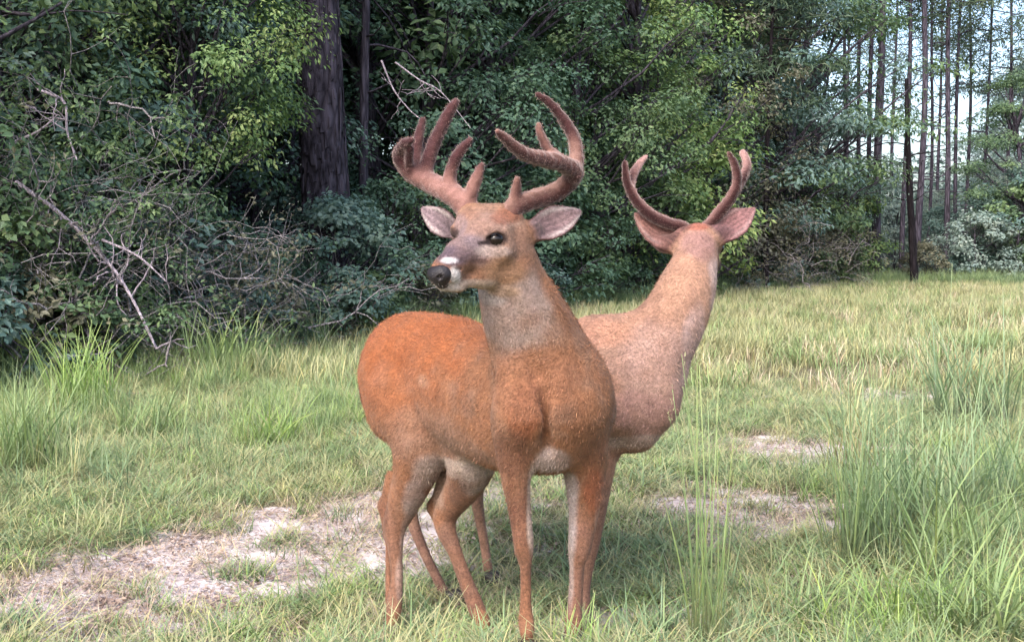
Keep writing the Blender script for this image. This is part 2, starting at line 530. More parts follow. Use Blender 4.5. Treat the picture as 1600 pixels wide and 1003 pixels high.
def tube(path, r0, r1, sides=6, jit=0.0, r=None):
    """tapered tube along points; returns V, F"""
    p = np.asarray(path, float); n = len(p)
    d = np.gradient(p, axis=0); d /= np.maximum(np.linalg.norm(d, axis=1, keepdims=True), 1e-9)
    ref = np.array([0.31, 0.95, 0.05]); a = np.cross(d, ref); a /= np.maximum(np.linalg.norm(a, axis=1, keepdims=True), 1e-9); b = np.cross(d, a)
    rad = np.linspace(r0, r1, n) if np.isscalar(r0) else np.asarray(r0)
    th = np.arange(sides) * 2 * math.pi / sides
    V = p[:, None, :] + rad[:, None, None] * (a[:, None, :] * np.cos(th)[None, :, None] + b[:, None, :] * np.sin(th)[None, :, None])
    if jit: V = V + (r.normal(0, 1, V.shape) * rad[:, None, None] * jit)
    i = np.arange(n - 1)[:, None] * sides; k = np.arange(sides)[None, :]
    F = np.stack([i + k, i + (k + 1) % sides, i + sides + (k + 1) % sides, i + sides + k], -1).reshape(-1, 4)
    return V.reshape(-1, 3), F


def tubes_mesh(ts):
    Vs, Fs, o = [], [], 0
    for V, F in ts:
        Vs.append(V); Fs.append(F + o); o += len(V)
    return np.vstack(Vs), np.vstack(Fs)


def wander(r, a, d, L, n, curl=.25, lift=0.0):
    p = [np.array(a, float)]; d = np.array(d, float); d /= np.linalg.norm(d)
    for _ in range(n):
        d = d + r.normal(0, curl, 3) + np.array([0, 0, lift]); d /= np.linalg.norm(d)
        p.append(p[-1] + d * L / n)
    return np.array(p)


def leaves_at(r, centers, radii, per, size, flat=.6, upness=.7, aspect=.55, outward=None, droop=.2):
    """leaf quads (creased kites) through clumps; returns V, F, leafvar"""
    n = len(centers) * per
    c = np.repeat(centers, per, 0); R = np.repeat(radii, per)[:, None]
    u = r.normal(0, 1, (n, 3)); u /= np.linalg.norm(u, axis=1, keepdims=True)
    rr = r.uniform(0, 1, (n, 1)) ** .42
    off = u * rr * R * np.array([1, 1, flat])
    p = c + off
    nrm = np.array([0, 0, 1.0]) * upness + u * .55 + r.normal(0, .42, (n, 3))
    if outward is not None: nrm += np.repeat(outward, per, 0) * .45
    nrm /= np.linalg.norm(nrm, axis=1, keepdims=True)
    t = r.normal(0, 1, (n, 3)) + u * .9 - np.array([0, 0, droop]); t -= nrm * (t * nrm).sum(1, keepdims=True); t /= np.linalg.norm(t, axis=1, keepdims=True)
    s = np.cross(nrm, t)
    L = (size * r.uniform(.55, 1.3, (n, 1))); W = L * aspect * .5
    A = p; B = p + t * L * .45 + s * W + nrm * L * .05; T = p + t * L - nrm * L * .08; D = p + t * L * .45 - s * W + nrm * L * .05
    V = np.stack([A, B, T, D], 1).reshape(-1, 3)
    F = np.arange(4 * n).reshape(-1, 4)
    cv = np.repeat(r.uniform(.15, .85, len(centers)), per)
    var = np.clip(cv * .55 + r.beta(2, 2, n) * .55, 0, 1)
    return V, F, np.repeat(var, 4)


def arch_tree(seed, height, radius, zlow, nclump, per, leaf, trunk_r, lean=.05, layered=False, clump_r=.42, aspect=.55):
    """trunk with limbs, and a crown of leaf clumps carried on them; returns two meshes' data"""
    r = np.random.default_rng(seed)
    top = np.array([r.normal(0, lean) * height, r.normal(0, lean) * height, height * .86])
    tp = np.array([top * t + np.array([math.sin(t * 5 + seed) * .12, math.cos(t * 4 + seed) * .1, 0]) * height * .12 * t for t in np.linspace(0, 1, 10)])
    rad = trunk_r * np.array([1.35, 1.05, .95, .86, .76, .66, .54, .42, .3, .14])
    ts = [tube(tp, rad, None, 8, .05, r)]
    cen, rads, outs = [], [], []
    for i in range(nclump):
        for _ in range(20):
            z = r.uniform(0, 1) ** .85
            prof = math.sin(math.pi * min(max(z * .86 + .14, 0), 1)) ** .55
            a = r.uniform(0, 2 * math.pi); q = r.uniform(.25, 1) ** .5 * prof * radius * r.uniform(.75, 1.12)
            zz = zlow + z * (height - zlow)
            if layered: zz = zlow + (round(z * 7) / 7) * (height - zlow) + r.normal(0, .12) - q * .12
            c = np.array([q * math.cos(a), q * math.sin(a), zz])
            tt = min(zz / height, .95); c[:2] += tp[int(tt * 9)][:2]
            break
        cen.append(c); rads.append(clump_r * r.uniform(.6, 1.45)); o = np.array([math.cos(a), math.sin(a), .2]); outs.append(o)
        if i % 2 == 0:
            f = max(0.08, (c[2] - .28 * q) / height); k = tp[min(int(f * 9), 9)]
            mid = (k + c) / 2 + r.normal(0, .12, 3) * q * .5
            pts = np.array([k, (k * 2 + mid) / 3 + r.normal(0, .03, 3), mid, (mid + c) / 2 + r.normal(0, .05, 3), c])
            ts.append(tube(pts, trunk_r * .28, .008, 4))
            for _ in range(2):
                ts.append(tube(wander(r, (mid + c) / 2, c - mid + r.normal(0, .3, 3), .6 * q * .5 + .2, 3), .010, .004, 3))
    V, F, var = leaves_at(r, np.array(cen), np.array(rads), per, leaf, .62 if not layered else .35, .8, aspect, np.array(outs))
    return tubes_mesh(ts), (V, F, var)


TREE_MESH = {}


def tree_data(key, **kw):
    if key not in TREE_MESH:
        (tv, tf), (lv, lf, var) = arch_tree(**kw)
        a = mesh_np('trunk', tv, tf, M_bark, link=False)
        b = mesh_np('crown', lv, lf, M_leaf_mid, link=False, smooth=False, attrs={'leafvar': var})
        TREE_MESH[key] = (a.data, b.data)
        bpy.data.objects.remove(a); bpy.data.objects.remove(b)
    return TREE_MESH[key]


KINDS = {
    'broad': dict(seed=11, height=7.5, radius=2.5, zlow=.5, nclump=165, per=140, leaf=.088, trunk_r=.14),
    'broad_b': dict(seed=12, height=8.2, radius=2.2, zlow=.9, nclump=160, per=130, leaf=.095, trunk_r=.16),
    'layered': dict(seed=13, height=7.5, radius=3.0, zlow=.6, nclump=150, per=110, leaf=.12, trunk_r=.15, layered=True, clump_r=.5, aspect=.42),
    'tall': dict(seed=14, height=13.0, radius=2.8, zlow=3.5, nclump=140, per=110, leaf=.17, trunk_r=.20, clump_r=.62),
    'bush': dict(seed=15, height=2.3, radius=1.25, zlow=.12, nclump=75, per=85, leaf=.075, trunk_r=.03, clump_r=.24),
    'bush_b': dict(seed=16, height=2.0, radius=1.4, zlow=.1, nclump=75, per=85, leaf=.085, trunk_r=.03, clump_r=.26, aspect=.7),
    'canopy': dict(seed=18, height=7.0, radius=2.2, zlow=2.5, nclump=130, per=130, leaf=.085, trunk_r=.12),
    'herb': dict(seed=17, height=.95, radius=.6, zlow=.05, nclump=40, per=45, leaf=.075, trunk_r=.012, clump_r=.16, aspect=.62),
}


def put_tree(kind, px, Y, scale, mat, label, cat='tree', name='broadleaf_tree', group=None, rot=None, zs=1.0, bark=None, dx=0.0):
    td, cdm = tree_data(kind, **KINDS[kind])
    x = (px - CX) / FPX * Y + dx
    o = thing(name, (x, Y, float(ground_z(x, Y)) - .03), label, cat, group)
    o.rotation_euler = (0, 0, rng.uniform(0, 6.28) if rot is None else rot)
    o.scale = (scale, scale, scale * zs)
    for nm, me, m in (('trunk' if 'tree' in name else 'stem', td, bark or M_bark), ('crown' if 'tree' in name else 'foliage', cdm, mat)):
        c = bpy.data.objects.new(nm, me); COL.objects.link(c); c.parent = o
        c.material_slots[0].link = 'OBJECT'; c.material_slots[0].material = m
    return o


LANDMARKS = [(20, 'the grey trunk at the left edge'), (75, 'the pale crooked twig'), (150, 'the fallen pale branch'), (245, 'the tip of the fallen branch'),
             (340, 'the yellow-green tree'), (430, 'the dark hollow'), (521, 'the thick dark trunk'), (600, 'the hanging dead twigs'), (690, 'the front buck muzzle'), (780, 'the front buck neck'),
             (880, 'the front buck withers'), (980, 'the rear buck back'), (1075, 'the rear buck neck'), (1145, 'the brown leafy bush'), (1199, 'the slim dark trunk'), (1260, 'the dry brown bush'), (1313, 'the leftmost pine'),
             (1370, 'the stout grey pine'), (1425, 'the charred snag'), (1482, 'the lone dark pine'), (1535, 'the faint pine'), (1590, 'the bright right-edge tree')]


def where(px):
    k = min(LANDMARKS, key=lambda q: abs(q[0] - px))
    d = px - k[0]
    return ('directly below ' if abs(d) < 16 else 'just right of ' if d > 0 else 'just left of ') + k[1]


def line_Y(px):
    return float(np.interp(px, [-600, -200, 0, 250, 420, 560, 760, 960, 1150, 1330, 1600, 2200], [7.4, 8.6, 9.6, 11.4, 12.8, 14.3, 17.5, 22, 30, 35, 36, 38]))


def make_forest():
    D, Md, Li, Bl, Br, Fa = M_leaf_dark, M_leaf_mid, M_leaf_lime, M_leaf_blue, M_leaf_brown, M_leaf_hazed
    # front row, one by one: kind, px, metres behind the edge, scale, material, label
    front = [
        ('broad', -260, 1.2, .95, Md, 'mid green tree past the left edge of the view'),
        ('broad_b', -40, 1.5, .95, D, 'dark leafy tree rising behind the bare twigs at the left edge'),
        ('broad', 110, 2.2, .95, Md, 'green tree over the tangle of bare branches, second from the left edge'),
        ('canopy', 285, .0, .62, Li, 'bright yellow-green tree left of the thick dark trunk'),
        ('canopy', 190, 1.0, .72, Bl, 'blue-green tree crowding the left side of the yellow-green one'),
        ('broad', 640, 2.6, 1.0, D, 'dark green tree just right of the thick trunk, behind the wide antlers'),
        ('broad_b', 760, 2.2, 1.05, D, 'deep green vine-clad tree behind the front buck head'),
        ('broad', 870, 1.4, 1.0, Md, 'mid green tree right of the tall right antler'),
        ('broad_b', 975, .8, .98, Li, 'yellow-green tree between the two racks of antlers'),
        ('broad', 1050, 2.8, 1.15, Br, 'brownish thin-leaved tree above the rear buck antlers'),
        ('layered', 1130, 1.5, 1.15, Bl, 'blue-green tree with layered boughs over the rear buck'),
        ('layered', 1200, 1.8, 1.15, Md, 'green tree with hanging boughs at the right end of the dense wood'),
        ('layered', 1238, 2.6, .70, Bl, 'smaller blue-green tree touching the first pine trunks'),
    ]
    for kind, px, d, sc, m, lab in front:
        put_tree(kind, px, line_Y(px) + d, sc * (1 + max(line_Y(px) - 20, 0) * .022), m, lab, zs=1.22 if kind == 'canopy' else 1.0)
    bushes = [
        ('bush', 40, .2, .85, D, 'dark green bush inside the twigs at the left edge'),
        ('bush', 135, .5, 1.05, Md, 'mid green bush rising over the fallen pale branch'),
        ('bush_b', 290, .5, .75, D, 'dark green bush right of the fallen branch tip'),
        ('bush', 95, .9, 1.35, Bl, 'tall blue-green bush behind the pale crooked twig'),
        ('bush_b', -160, .4, 1.0, Md, 'round green bush past the left edge of the view'),
        ('bush', 205, .7, .8, D, 'small dark bush behind the fallen pale branch'),
        ('bush_b', 420, .7, .62, D, 'dark bush left below the thick trunk'),
        ('bush', 385, .35, .55, Bl, 'low blue-green bush below the dark hollow'),
        ('bush_b', 535, .3, .86, Bl, 'blue-leaved bush at the foot of the thick dark trunk'),
        ('bush', 600, .9, .9, D, 'dark bush behind the front buck muzzle'),
        ('bush', 690, .6, .95, Md, 'mid green bush behind the front buck neck'),
        ('bush_b', 800, .8, 1.2, D, 'dark bush hidden behind the front buck head'),
        ('bush', 880, .5, 1.05, D, 'dark green bush between the front buck ear and the rear buck neck'),
        ('bush_b', 965, .4, 1.25, Md, 'green bush left of the rear buck neck'),
        ('bush', 1045, -.4, 1.9, Li, 'bright yellow-green bush framed by the rear buck antlers'),
        ('bush_b', 1150, .2, 1.35, Br, 'brown leafy bush right of the rear buck neck'),
        ('bush', 1215, .4, 1.5, Md, 'green bush beside the slim dark trunk right of the rear buck'),
        ('bush_b', 1265, -.1, 1.2, Br, 'dry brown bush at the corner where the meadow opens'),
        ('bush', 1300, 1.6, 1.5, Li, 'yellow-green bush at the left foot of the pines'),
    ]
    for kind, px, d, sc, m, lab in bushes:
        put_tree(kind, px, line_Y(px) + d, sc, m, lab, 'bush', 'leafy_bush')
    # right side, open pine wood
    right = [
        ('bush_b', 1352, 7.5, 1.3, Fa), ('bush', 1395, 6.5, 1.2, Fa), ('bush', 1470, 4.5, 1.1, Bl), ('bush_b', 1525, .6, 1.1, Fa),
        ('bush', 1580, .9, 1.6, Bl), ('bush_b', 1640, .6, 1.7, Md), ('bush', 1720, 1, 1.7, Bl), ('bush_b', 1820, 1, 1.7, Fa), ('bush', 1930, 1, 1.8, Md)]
    rl = ['pale bush behind the twin pine trunks', 'low pale bush left of the charred trunk', 'blue-green bush right of the charred trunk', 'low pale shrub midway along the right meadow edge',
          'blue-green bush near the right edge of the photo', 'green bush cut by the right edge'] + ['bush along the meadow edge outside the view on the right'] * 3
    for (kind, px, d, sc, m), lab in zip(right, rl):
        put_tree(kind, px, line_Y(px) + d, sc, m, lab, 'bush', 'leafy_bush', 'bushes along the meadow edge outside the view' if 'outside' in lab else None)
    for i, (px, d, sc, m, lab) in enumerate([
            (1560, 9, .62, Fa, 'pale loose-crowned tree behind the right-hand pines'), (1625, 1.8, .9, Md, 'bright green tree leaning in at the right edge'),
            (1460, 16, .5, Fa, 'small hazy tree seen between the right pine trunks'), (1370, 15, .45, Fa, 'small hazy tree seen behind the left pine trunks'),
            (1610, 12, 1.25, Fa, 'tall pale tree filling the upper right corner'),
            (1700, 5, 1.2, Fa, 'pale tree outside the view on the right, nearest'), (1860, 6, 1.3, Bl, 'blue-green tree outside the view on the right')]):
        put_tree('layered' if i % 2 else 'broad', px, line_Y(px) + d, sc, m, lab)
    # rows behind, which nothing tells apart
    r = np.random.default_rng(21)
    for row, (d, n, sc) in enumerate(((4.2, 15, 1.1), (7.5, 14, 1.0), (12, 14, 1.15))):
        for px in np.linspace(-620, 1260, n):
            px = px + r.uniform(-45, 45)
            if row == 0 and 380 < px < 560: continue
            if px > 1200 - d * 6: continue
            y = line_Y(px) + d + r.uniform(-.6, .6)
            kind = ['broad', 'tall', 'broad_b', 'layered'][r.integers(0, 4)] if row < 2 else 'tall'
            put_tree(kind, px, y, sc * r.uniform(.9, 1.15) * (1 + max(y - 24, 0) * .018), [D, Md, D, Bl][r.integers(0, 4)],
                     'green tree in the crowded rows behind the front of the wood', group='trees crowded behind the front row', dx=0)
    # far wood beyond the pines: one mass, its haze painted into pale leaves
    far = []
    rr = np.random.default_rng(5)
    n = 1900
    X = rr.uniform(3, 60, n); Yv = rr.uniform(52, 74, n) + .2 * np.abs(X - 20)
    Zc = rr.uniform(0, 1, n) ** .9 * (8.8 + 2.0 * np.sin(X * .45 + 1) + np.clip((X - 24) * .35, -1, 9))
    q = X / Yv * FPX + CX
    gap = (q > 1315) & (q < 1550)
    Zc[gap] *= .70 * rr.uniform(.7, 1.1, int(gap.sum()))
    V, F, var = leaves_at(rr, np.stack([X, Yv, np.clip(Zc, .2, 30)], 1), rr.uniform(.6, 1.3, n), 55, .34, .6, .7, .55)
    tag(mesh_np('far_wood', V, F, M_leaf_hazed, smooth=False, attrs={'leafvar': var}), label='hazy pale wood far behind the pine trunks', kind='stuff')
    n = 2300
    q = rr.uniform(-1100, 1250, n); yy = np.array([line_Y(a) for a in q]) + rr.uniform(14, 20, n)
    V, F, var = leaves_at(rr, np.stack([(q - CX) / FPX * yy, yy, rr.uniform(.2, 13, n)], 1), rr.uniform(.7, 1.3, n), 50, .34, .6, .7, .55)
    tag(mesh_np('deep_wood', V, F, M_leaf_dark, smooth=False, attrs={'leafvar': var}), label='deep dark foliage closing the wood behind its last row', kind='stuff')


def limb(name, pts, r0, r1, mat, parent=None, twigs=0, seed=1, tl=.4, label=None, cat=None, sides=8, rough=.06, bumpy=0):
    r = np.random.default_rng(seed)
    p = curve_pts([list(q) + [0] for q in pts], 8)[:, :3]
    ts = [tube(p, r0, r1, sides, rough, r)]
    for i in range(twigs):
        a = p[r.integers(len(p) // 5, len(p))]; d = r.normal(0, 1, 3)
        w = wander(r, a, d, tl * r.uniform(.4, 1.2), 5, .25, .02)
        ts.append(tube(w, min(r0, r1 * 2) * .5, .003, 4))
        if r.random() < .6: ts.append(tube(wander(r, w[3], d + r.normal(0, .6, 3), tl * .4, 3, .3), .005, .002, 3))
    V, F = tubes_mesh(ts)
    return V, F


def make_trunks():
    # the thick dark trunk left of centre
    Y = 14.9; x = (521 - CX) / FPX * Y
    root = thing('pine_tree', (x, Y, 0), 'thick dark trunk with plated bark standing left of the front buck', 'tree')
    zz = np.linspace(-.1, 15, 40)
    r = np.random.default_rng(9)
    p = np.stack([-.12 * np.sin(zz * .35) + zz * -.012, np.zeros(40), zz], 1)
    rad = .315 - .012 * zz; rad[:3] *= [1.5, 1.22, 1.08]
    V, F = tube(p, rad, None, 28)
    # raised bark plates
    N = V - np.repeat(p, 28, 0); N /= np.linalg.norm(N, axis=1, keepdims=True)
    V = V + N * np.array([mnoise.noise(Vector((v[0] * 9, v[1] * 9, v[2] * 2.2))) * .035 for v in V])[:, None]
    mesh_np('trunk', V, F, M_bark_big, root)
    # ragged bark plates standing off the trunk
    n = 1100; zc = r.uniform(.2, 6.5, n); a = r.uniform(0, 2 * math.pi, n)
    rr_ = .315 - .012 * zc + .008
    c = np.stack([np.interp(zc, zz, p[:, 0]) + rr_ * np.cos(a), rr_ * np.sin(a), zc], 1)
    s = np.stack([-np.sin(a), np.cos(a), 0 * a], 1); o = np.stack([np.cos(a), np.sin(a), 0 * a], 1); u = np.tile([0, 0, 1.0], (n, 1))
    w = r.uniform(.010, .030, (n, 1)); h = r.uniform(.05, .17, (n, 1)); t = r.uniform(.005, .020, (n, 1))
    PV = np.stack([c - s * w - u * h, c + s * w - u * h * .8, c + s * w * .8 + u * h, c - s * w * .9 + u * h * .9,
                   c - s * w * .7 - u * h * .8 + o * t, c + s * w * .8 - u * h * .7 + o * t, c + s * w * .6 + u * h * .8 + o * t * .4, c - s * w * .7 + u * h * .8 + o * t * .5], 1).reshape(-1, 3)
    b = (np.arange(n) * 8)[:, None]
    PF = np.concatenate([b + np.array(q) for q in ([4, 5, 6, 7], [0, 1, 5, 4], [1, 2, 6, 5], [2, 3, 7, 6], [3, 0, 4, 7])])
    tag(mesh_np('bark_plates', PV, PF, M_bark_big, root, smooth=False), kind='stuff')
    ts, cen = [], []
    for i in range(16):
        z = r.uniform(5.5, 14); a_ = r.uniform(0, 6.28); L = r.uniform(1.2, 3)
        w_ = wander(r, (0, 0, z), (math.cos(a_), math.sin(a_), .3), L, 6, .15); ts.append(tube(w_, .05, .01, 5)); cen += [w_[-1], w_[-2], w_[-3]]
    V, F = tubes_mesh(ts); tag(mesh_np('branches', V, F, M_bark, root), kind='stuff')
    V, F, var = leaves_at(r, np.array(cen), np.full(len(cen), .6), 140, .16, .6, .6, .16); mesh_np('crown', V, F, M_needle, root, smooth=False, attrs={'leafvar': var})
    # a second slimmer trunk close behind and some small ones on the left
    def slim(px, Y, wpx, H, lab, mat=M_bark, lean=0.0, top=None, crown=True, name='pine_tree', seed=0, grp=None, vines=False):
        r = np.random.default_rng(100 + seed)
        x = (px - CX) / FPX * Y; rad0 = wpx / FPX * Y / 2 * (.85 if Y > 34 else 1)
        o = thing(name, (x, Y, float(ground_z(x, Y))), lab, 'tree', grp)
        z = np.linspace(-.1, H, 22)
        p = np.stack([lean * z + .06 * np.sin(z * .5 + seed), .05 * np.cos(z * .6), z], 1)
        rd = rad0 * (1 - .6 * (np.clip(z, 0, 99) / H)) ; rd[0] *= 1.35
        V, F = tube(p, rd, None, 10, .05, r)
        mesh_np('trunk', V, F, mat, o)
        ts, cen = [], []
        for i in range(46 if crown else 7):
            zc = r.uniform(.18 if crown else .4, 1) * H; a_ = r.uniform(0, 6.28); live = zc > H * .52
            L = r.uniform(.5, 1.4) * (1.7 if live else .8)
            k = np.array([np.interp(zc, z, p[:, 0]), 0, zc])
            w_ = wander(r, k, (math.cos(a_), math.sin(a_), .15 if live else -.05), L, 5, .22)
            ts.append(tube(w_, .022, .006, 4))
            if live: cen += [w_[-1], w_[-2], w_[-4]]
            elif r.random() < .5: ts.append(tube(wander(r, w_[3], w_[4] - w_[2] + r.normal(0, .2, 3), L * .5, 3, .3), .010, .004, 3))
        V, F = tubes_mesh(ts); tag(mesh_np('branches', V, F, mat, o), kind='stuff')
        if crown and cen:
            V, F, var = leaves_at(r, np.array(cen), np.full(len(cen), .55), 36, .24, .55, .5, .18)
            mesh_np('crown', V, F, M_needle, o, smooth=False, attrs={'leafvar': var})
        return o
    pines = [(1313, 37, 8, 15, 'thin pine trunk, leftmost of the pines, close to the dense wood', .004),
             (1336, 39, 9, 15, 'slim pine trunk second from the left in the pine stand', .006),
             (1355, 36.5, 10, 16, 'slim straight pine just left of the vine-wrapped one', .002),
             (1370, 35.8, 17, 17, 'stout greyish pine trunk, thickest of the left cluster', -.002),
             (1411, 38, 10, 16, 'straight pine trunk rising directly behind the charred snag', .001),
             (1434, 37, 13, 17, 'grey pine trunk immediately right of the charred snag', .003),
             (1448, 43, 7, 16, 'very thin pine just right of the grey one beside the snag', .004),
             (1475, 39, 11, 16, 'dark pine trunk standing alone right of the snag', .000),
             (1489, 44, 8, 15, 'thin pine rightmost of the stand, close behind the lone dark one', .002),
             (1535, 47, 7, 14, 'faint distant pine between the lone dark trunk and the right edge', .006),
             (1570, 45, 8, 14, 'faint pine trunk near the right edge of the photo', -.004),
             (1650, 39, 12, 16, 'pine trunk outside the view to the right', .0),
             (1760, 41, 12, 16, 'pine trunk far outside the view to the right', .0)]
    for i, (px, Y, w, H, lab, ln) in enumerate(pines):
        slim(px, Y, w, H, lab, lean=ln, seed=i)
    rq = np.random.default_rng(61)
    for i, px in enumerate([1322, 1386, 1462, 1510]):
        slim(px + rq.uniform(-4, 4), rq.uniform(47, 56), rq.uniform(5, 8), rq.uniform(14, 17), 'far thin pine trunk ' + where(px), seed=70 + i, lean=rq.uniform(-.01, .01))
    slim(1428, 33.5, 13.5, 6.0, 'charred black trunk snag leaning slightly at the meadow edge', M_bark_black, lean=-.052, crown=False, name='charred_snag', seed=40)
    slim(1199, 28.5, 9, 9, 'slim dark trunk at the wood edge right of the rear buck', M_bark_black, lean=.0, seed=41, name='sapling_tree')
    slim(574, 16.6, 16, 12, 'narrower dark trunk close behind the thick one', M_bark, lean=.0, seed=42)
    slim(8, 10.2, 17, 10, 'grey trunk at the left edge of the photo', M_bark_big, lean=-.01, seed=43)
    slim(395, 15.6, 14, 12, 'dim trunk inside the dark hollow left of the thick one', M_bark, seed=44)
    slim(455, 17.5, 12, 12, 'dim trunk deep in the hollow, nearest the thick one', M_bark, seed=45)


def make_thickets():
    def thicket(px, Y, w, h, n, seed, label, mat=M_twig, leafy=0, lm=M_leaf_brown):
        r = np.random.default_rng(seed)
        x = (px - CX) / FPX * Y
        o = thing('bare_thicket', (x, Y, float(ground_z(x, Y)) - .02), label, 'thicket')
        ts, cen = [], []
        for i in range(int(n * .6)):
            a = np.array([r.uniform(-w, w), r.uniform(-.5, .5), r.uniform(0, h * .75) ** 1.0])
            d = np.array([r.normal(0, .8), r.normal(0, .5), r.uniform(-.2, 1.0)])
            L = r.uniform(.4, 1.3)
            p = wander(r, a, d, L, 7, .30, -.03)
            t0 = r.uniform(.003, .0075) if r.random() < .88 else r.uniform(.010, .018)
            ts.append(tube(p, t0, t0 * .4, 3))
            for _ in range(2):
                k = p[r.integers(2, 7)]; ts.append(tube(wander(r, k, d + r.normal(0, .8, 3), L * .4, 4, .35), t0 * .6, .002, 3)); cen.append(ts[-1][0][-1])
        V, F = tubes_mesh(ts)
        tag(mesh_np('twigs', V, F, mat, o), kind='stuff')
        if leafy:
            c = np.array(cen)[r.integers(0, len(cen), leafy)]
            V, F, var = leaves_at(r, c, np.full(len(c), .14), 9, .055, .8, .5, .5)
            tag(mesh_np('dry_leaves', V, F, lm, o, smooth=False, attrs={'leafvar': var}), kind='stuff')
    thicket(30, 9.5, .9, 2.0, 260, 1, 'grey bare twig tangle at the left edge of the wood', leafy=450, lm=M_leaf_mid)
    thicket(130, 10.1, .9, 1.8, 260, 2, 'brown twig tangle around the fallen pale branch', leafy=495, lm=M_leaf_mid)
    thicket(240, 10.9, .9, 1.7, 220, 3, 'brambly bare undergrowth right of the fallen pale branch', leafy=300)
    thicket(-110, 8.9, 1.0, 1.9, 150, 4, 'bare twig tangle past the left edge of the view', leafy=160)
    thicket(340, 11.9, .9, 1.2, 150, 5, 'thin dark undergrowth below the yellow-green tree', leafy=150)
    thicket(470, 13.4, .9, 1.0, 130, 6, 'thin twiggy undergrowth before the thick trunk', leafy=180, lm=M_leaf_dark)
    thicket(1170, 27.5, 1.6, 2.3, 200, 7, 'grey twiggy brush right of the rear buck', leafy=260)
    thicket(1255, 30, 1.6, 1.8, 160, 8, 'dry brown brush where the dense wood ends', leafy=260)
    thicket(60, 9.9, 1.0, 3.3, 170, 9, 'high grey bramble over the left edge thicket', leafy=630, lm=M_leaf_mid)
    def dead(pts, r0, r1, label, tw, seed, tl=.4, mat=M_dead):
        Q = [P(*q) for q in pts]; off = Q[0]
        V, F = limb('x', [q - off for q in Q], r0, r1, mat, twigs=tw, seed=seed, tl=tl)
        o = mesh_np('fallen_branch', V, F, mat); o.location = off
        tag(o, label, 'branch')
    dead([(25, 285, 9.3), (95, 335, 9.2), (160, 400, 9.15), (200, 455, 9.1), (245, 545, 9.0)], .020, .010, 'pale fallen branch slanting down to the grass at the left', 16, 3, .5)
    dead([(160, 375, 9.2), (215, 400, 9.1), (260, 440, 9.1)], .012, .005, 'short pale fork lying against the fallen branch', 8, 4, .3)
    dead([(60, 140, 9.6), (100, 160, 9.5), (105, 205, 9.5), (120, 250, 9.5)], .014, .007, 'pale crooked twig hanging high at the left edge', 8, 6, .35)
    dead([(15, 225, 9.5), (60, 205, 9.5), (90, 180, 9.5)], .012, .006, 'pale stub reaching up to the crooked twig', 4, 7, .3)
    dead([(20, 560, 9.0), (60, 500, 9.1), (120, 440, 9.3), (150, 370, 9.5)], .013, .006, 'grey stick leaning up from the grass at lower left', 6, 8, .35, M_twig)
    dead([(596, 95, 13.4), (615, 140, 13.3), (640, 172, 13.2), (662, 190, 13.2)], .011, .004, 'pale dead twig hanging above the left antler', 4, 9, .35)
    dead([(618, 98, 13.5), (655, 125, 13.4), (690, 145, 13.4), (735, 200, 13.4)], .011, .004, 'second pale dead twig arching toward the tall tine', 6, 10, .4)


def make_herbs():
    r = np.random.default_rng(33)
    lab = 'low leafy undergrowth plant past the left edge of the view'
    for px in np.arange(-420, 1330, 42):
        p = px + r.uniform(-16, 16); Y = line_Y(p) - r.uniform(-.1, .9); k = int(r.integers(0, 4))
        put_tree('herb', p, Y, r.uniform(.7, 1.15) * (1 + max(Y - 15, 0) * .03), [M_leaf_dark, M_leaf_blue, M_leaf_mid, M_leaf_brown][k], lab if p < 0 else 'low %s plant ' % ['dark green', 'blue-green', 'mid green', 'brownish'][k] + where(p), 'plant', 'undergrowth_plant', 'low plants past the left edge' if p < 0 else 'low plants along the wood edge', zs=.9)
    for px in np.arange(1350, 1980, 52):
        p = px + r.uniform(-16, 16); Y = line_Y(p) - r.uniform(-.6, .9); k = int(r.integers(0, 3))
        put_tree('herb', p, Y, r.uniform(.8, 1.5), [M_leaf_blue, M_leaf_hazed, M_leaf_brown][k], 'low leafy plant past the right edge of the view' if p > 1600 else '%s shrublet at the meadow edge ' % ['blue-green', 'pale green', 'brownish'][k] + where(p), 'plant', 'undergrowth_plant', 'low plants past the right edge' if p > 1600 else 'low plants below the pines')
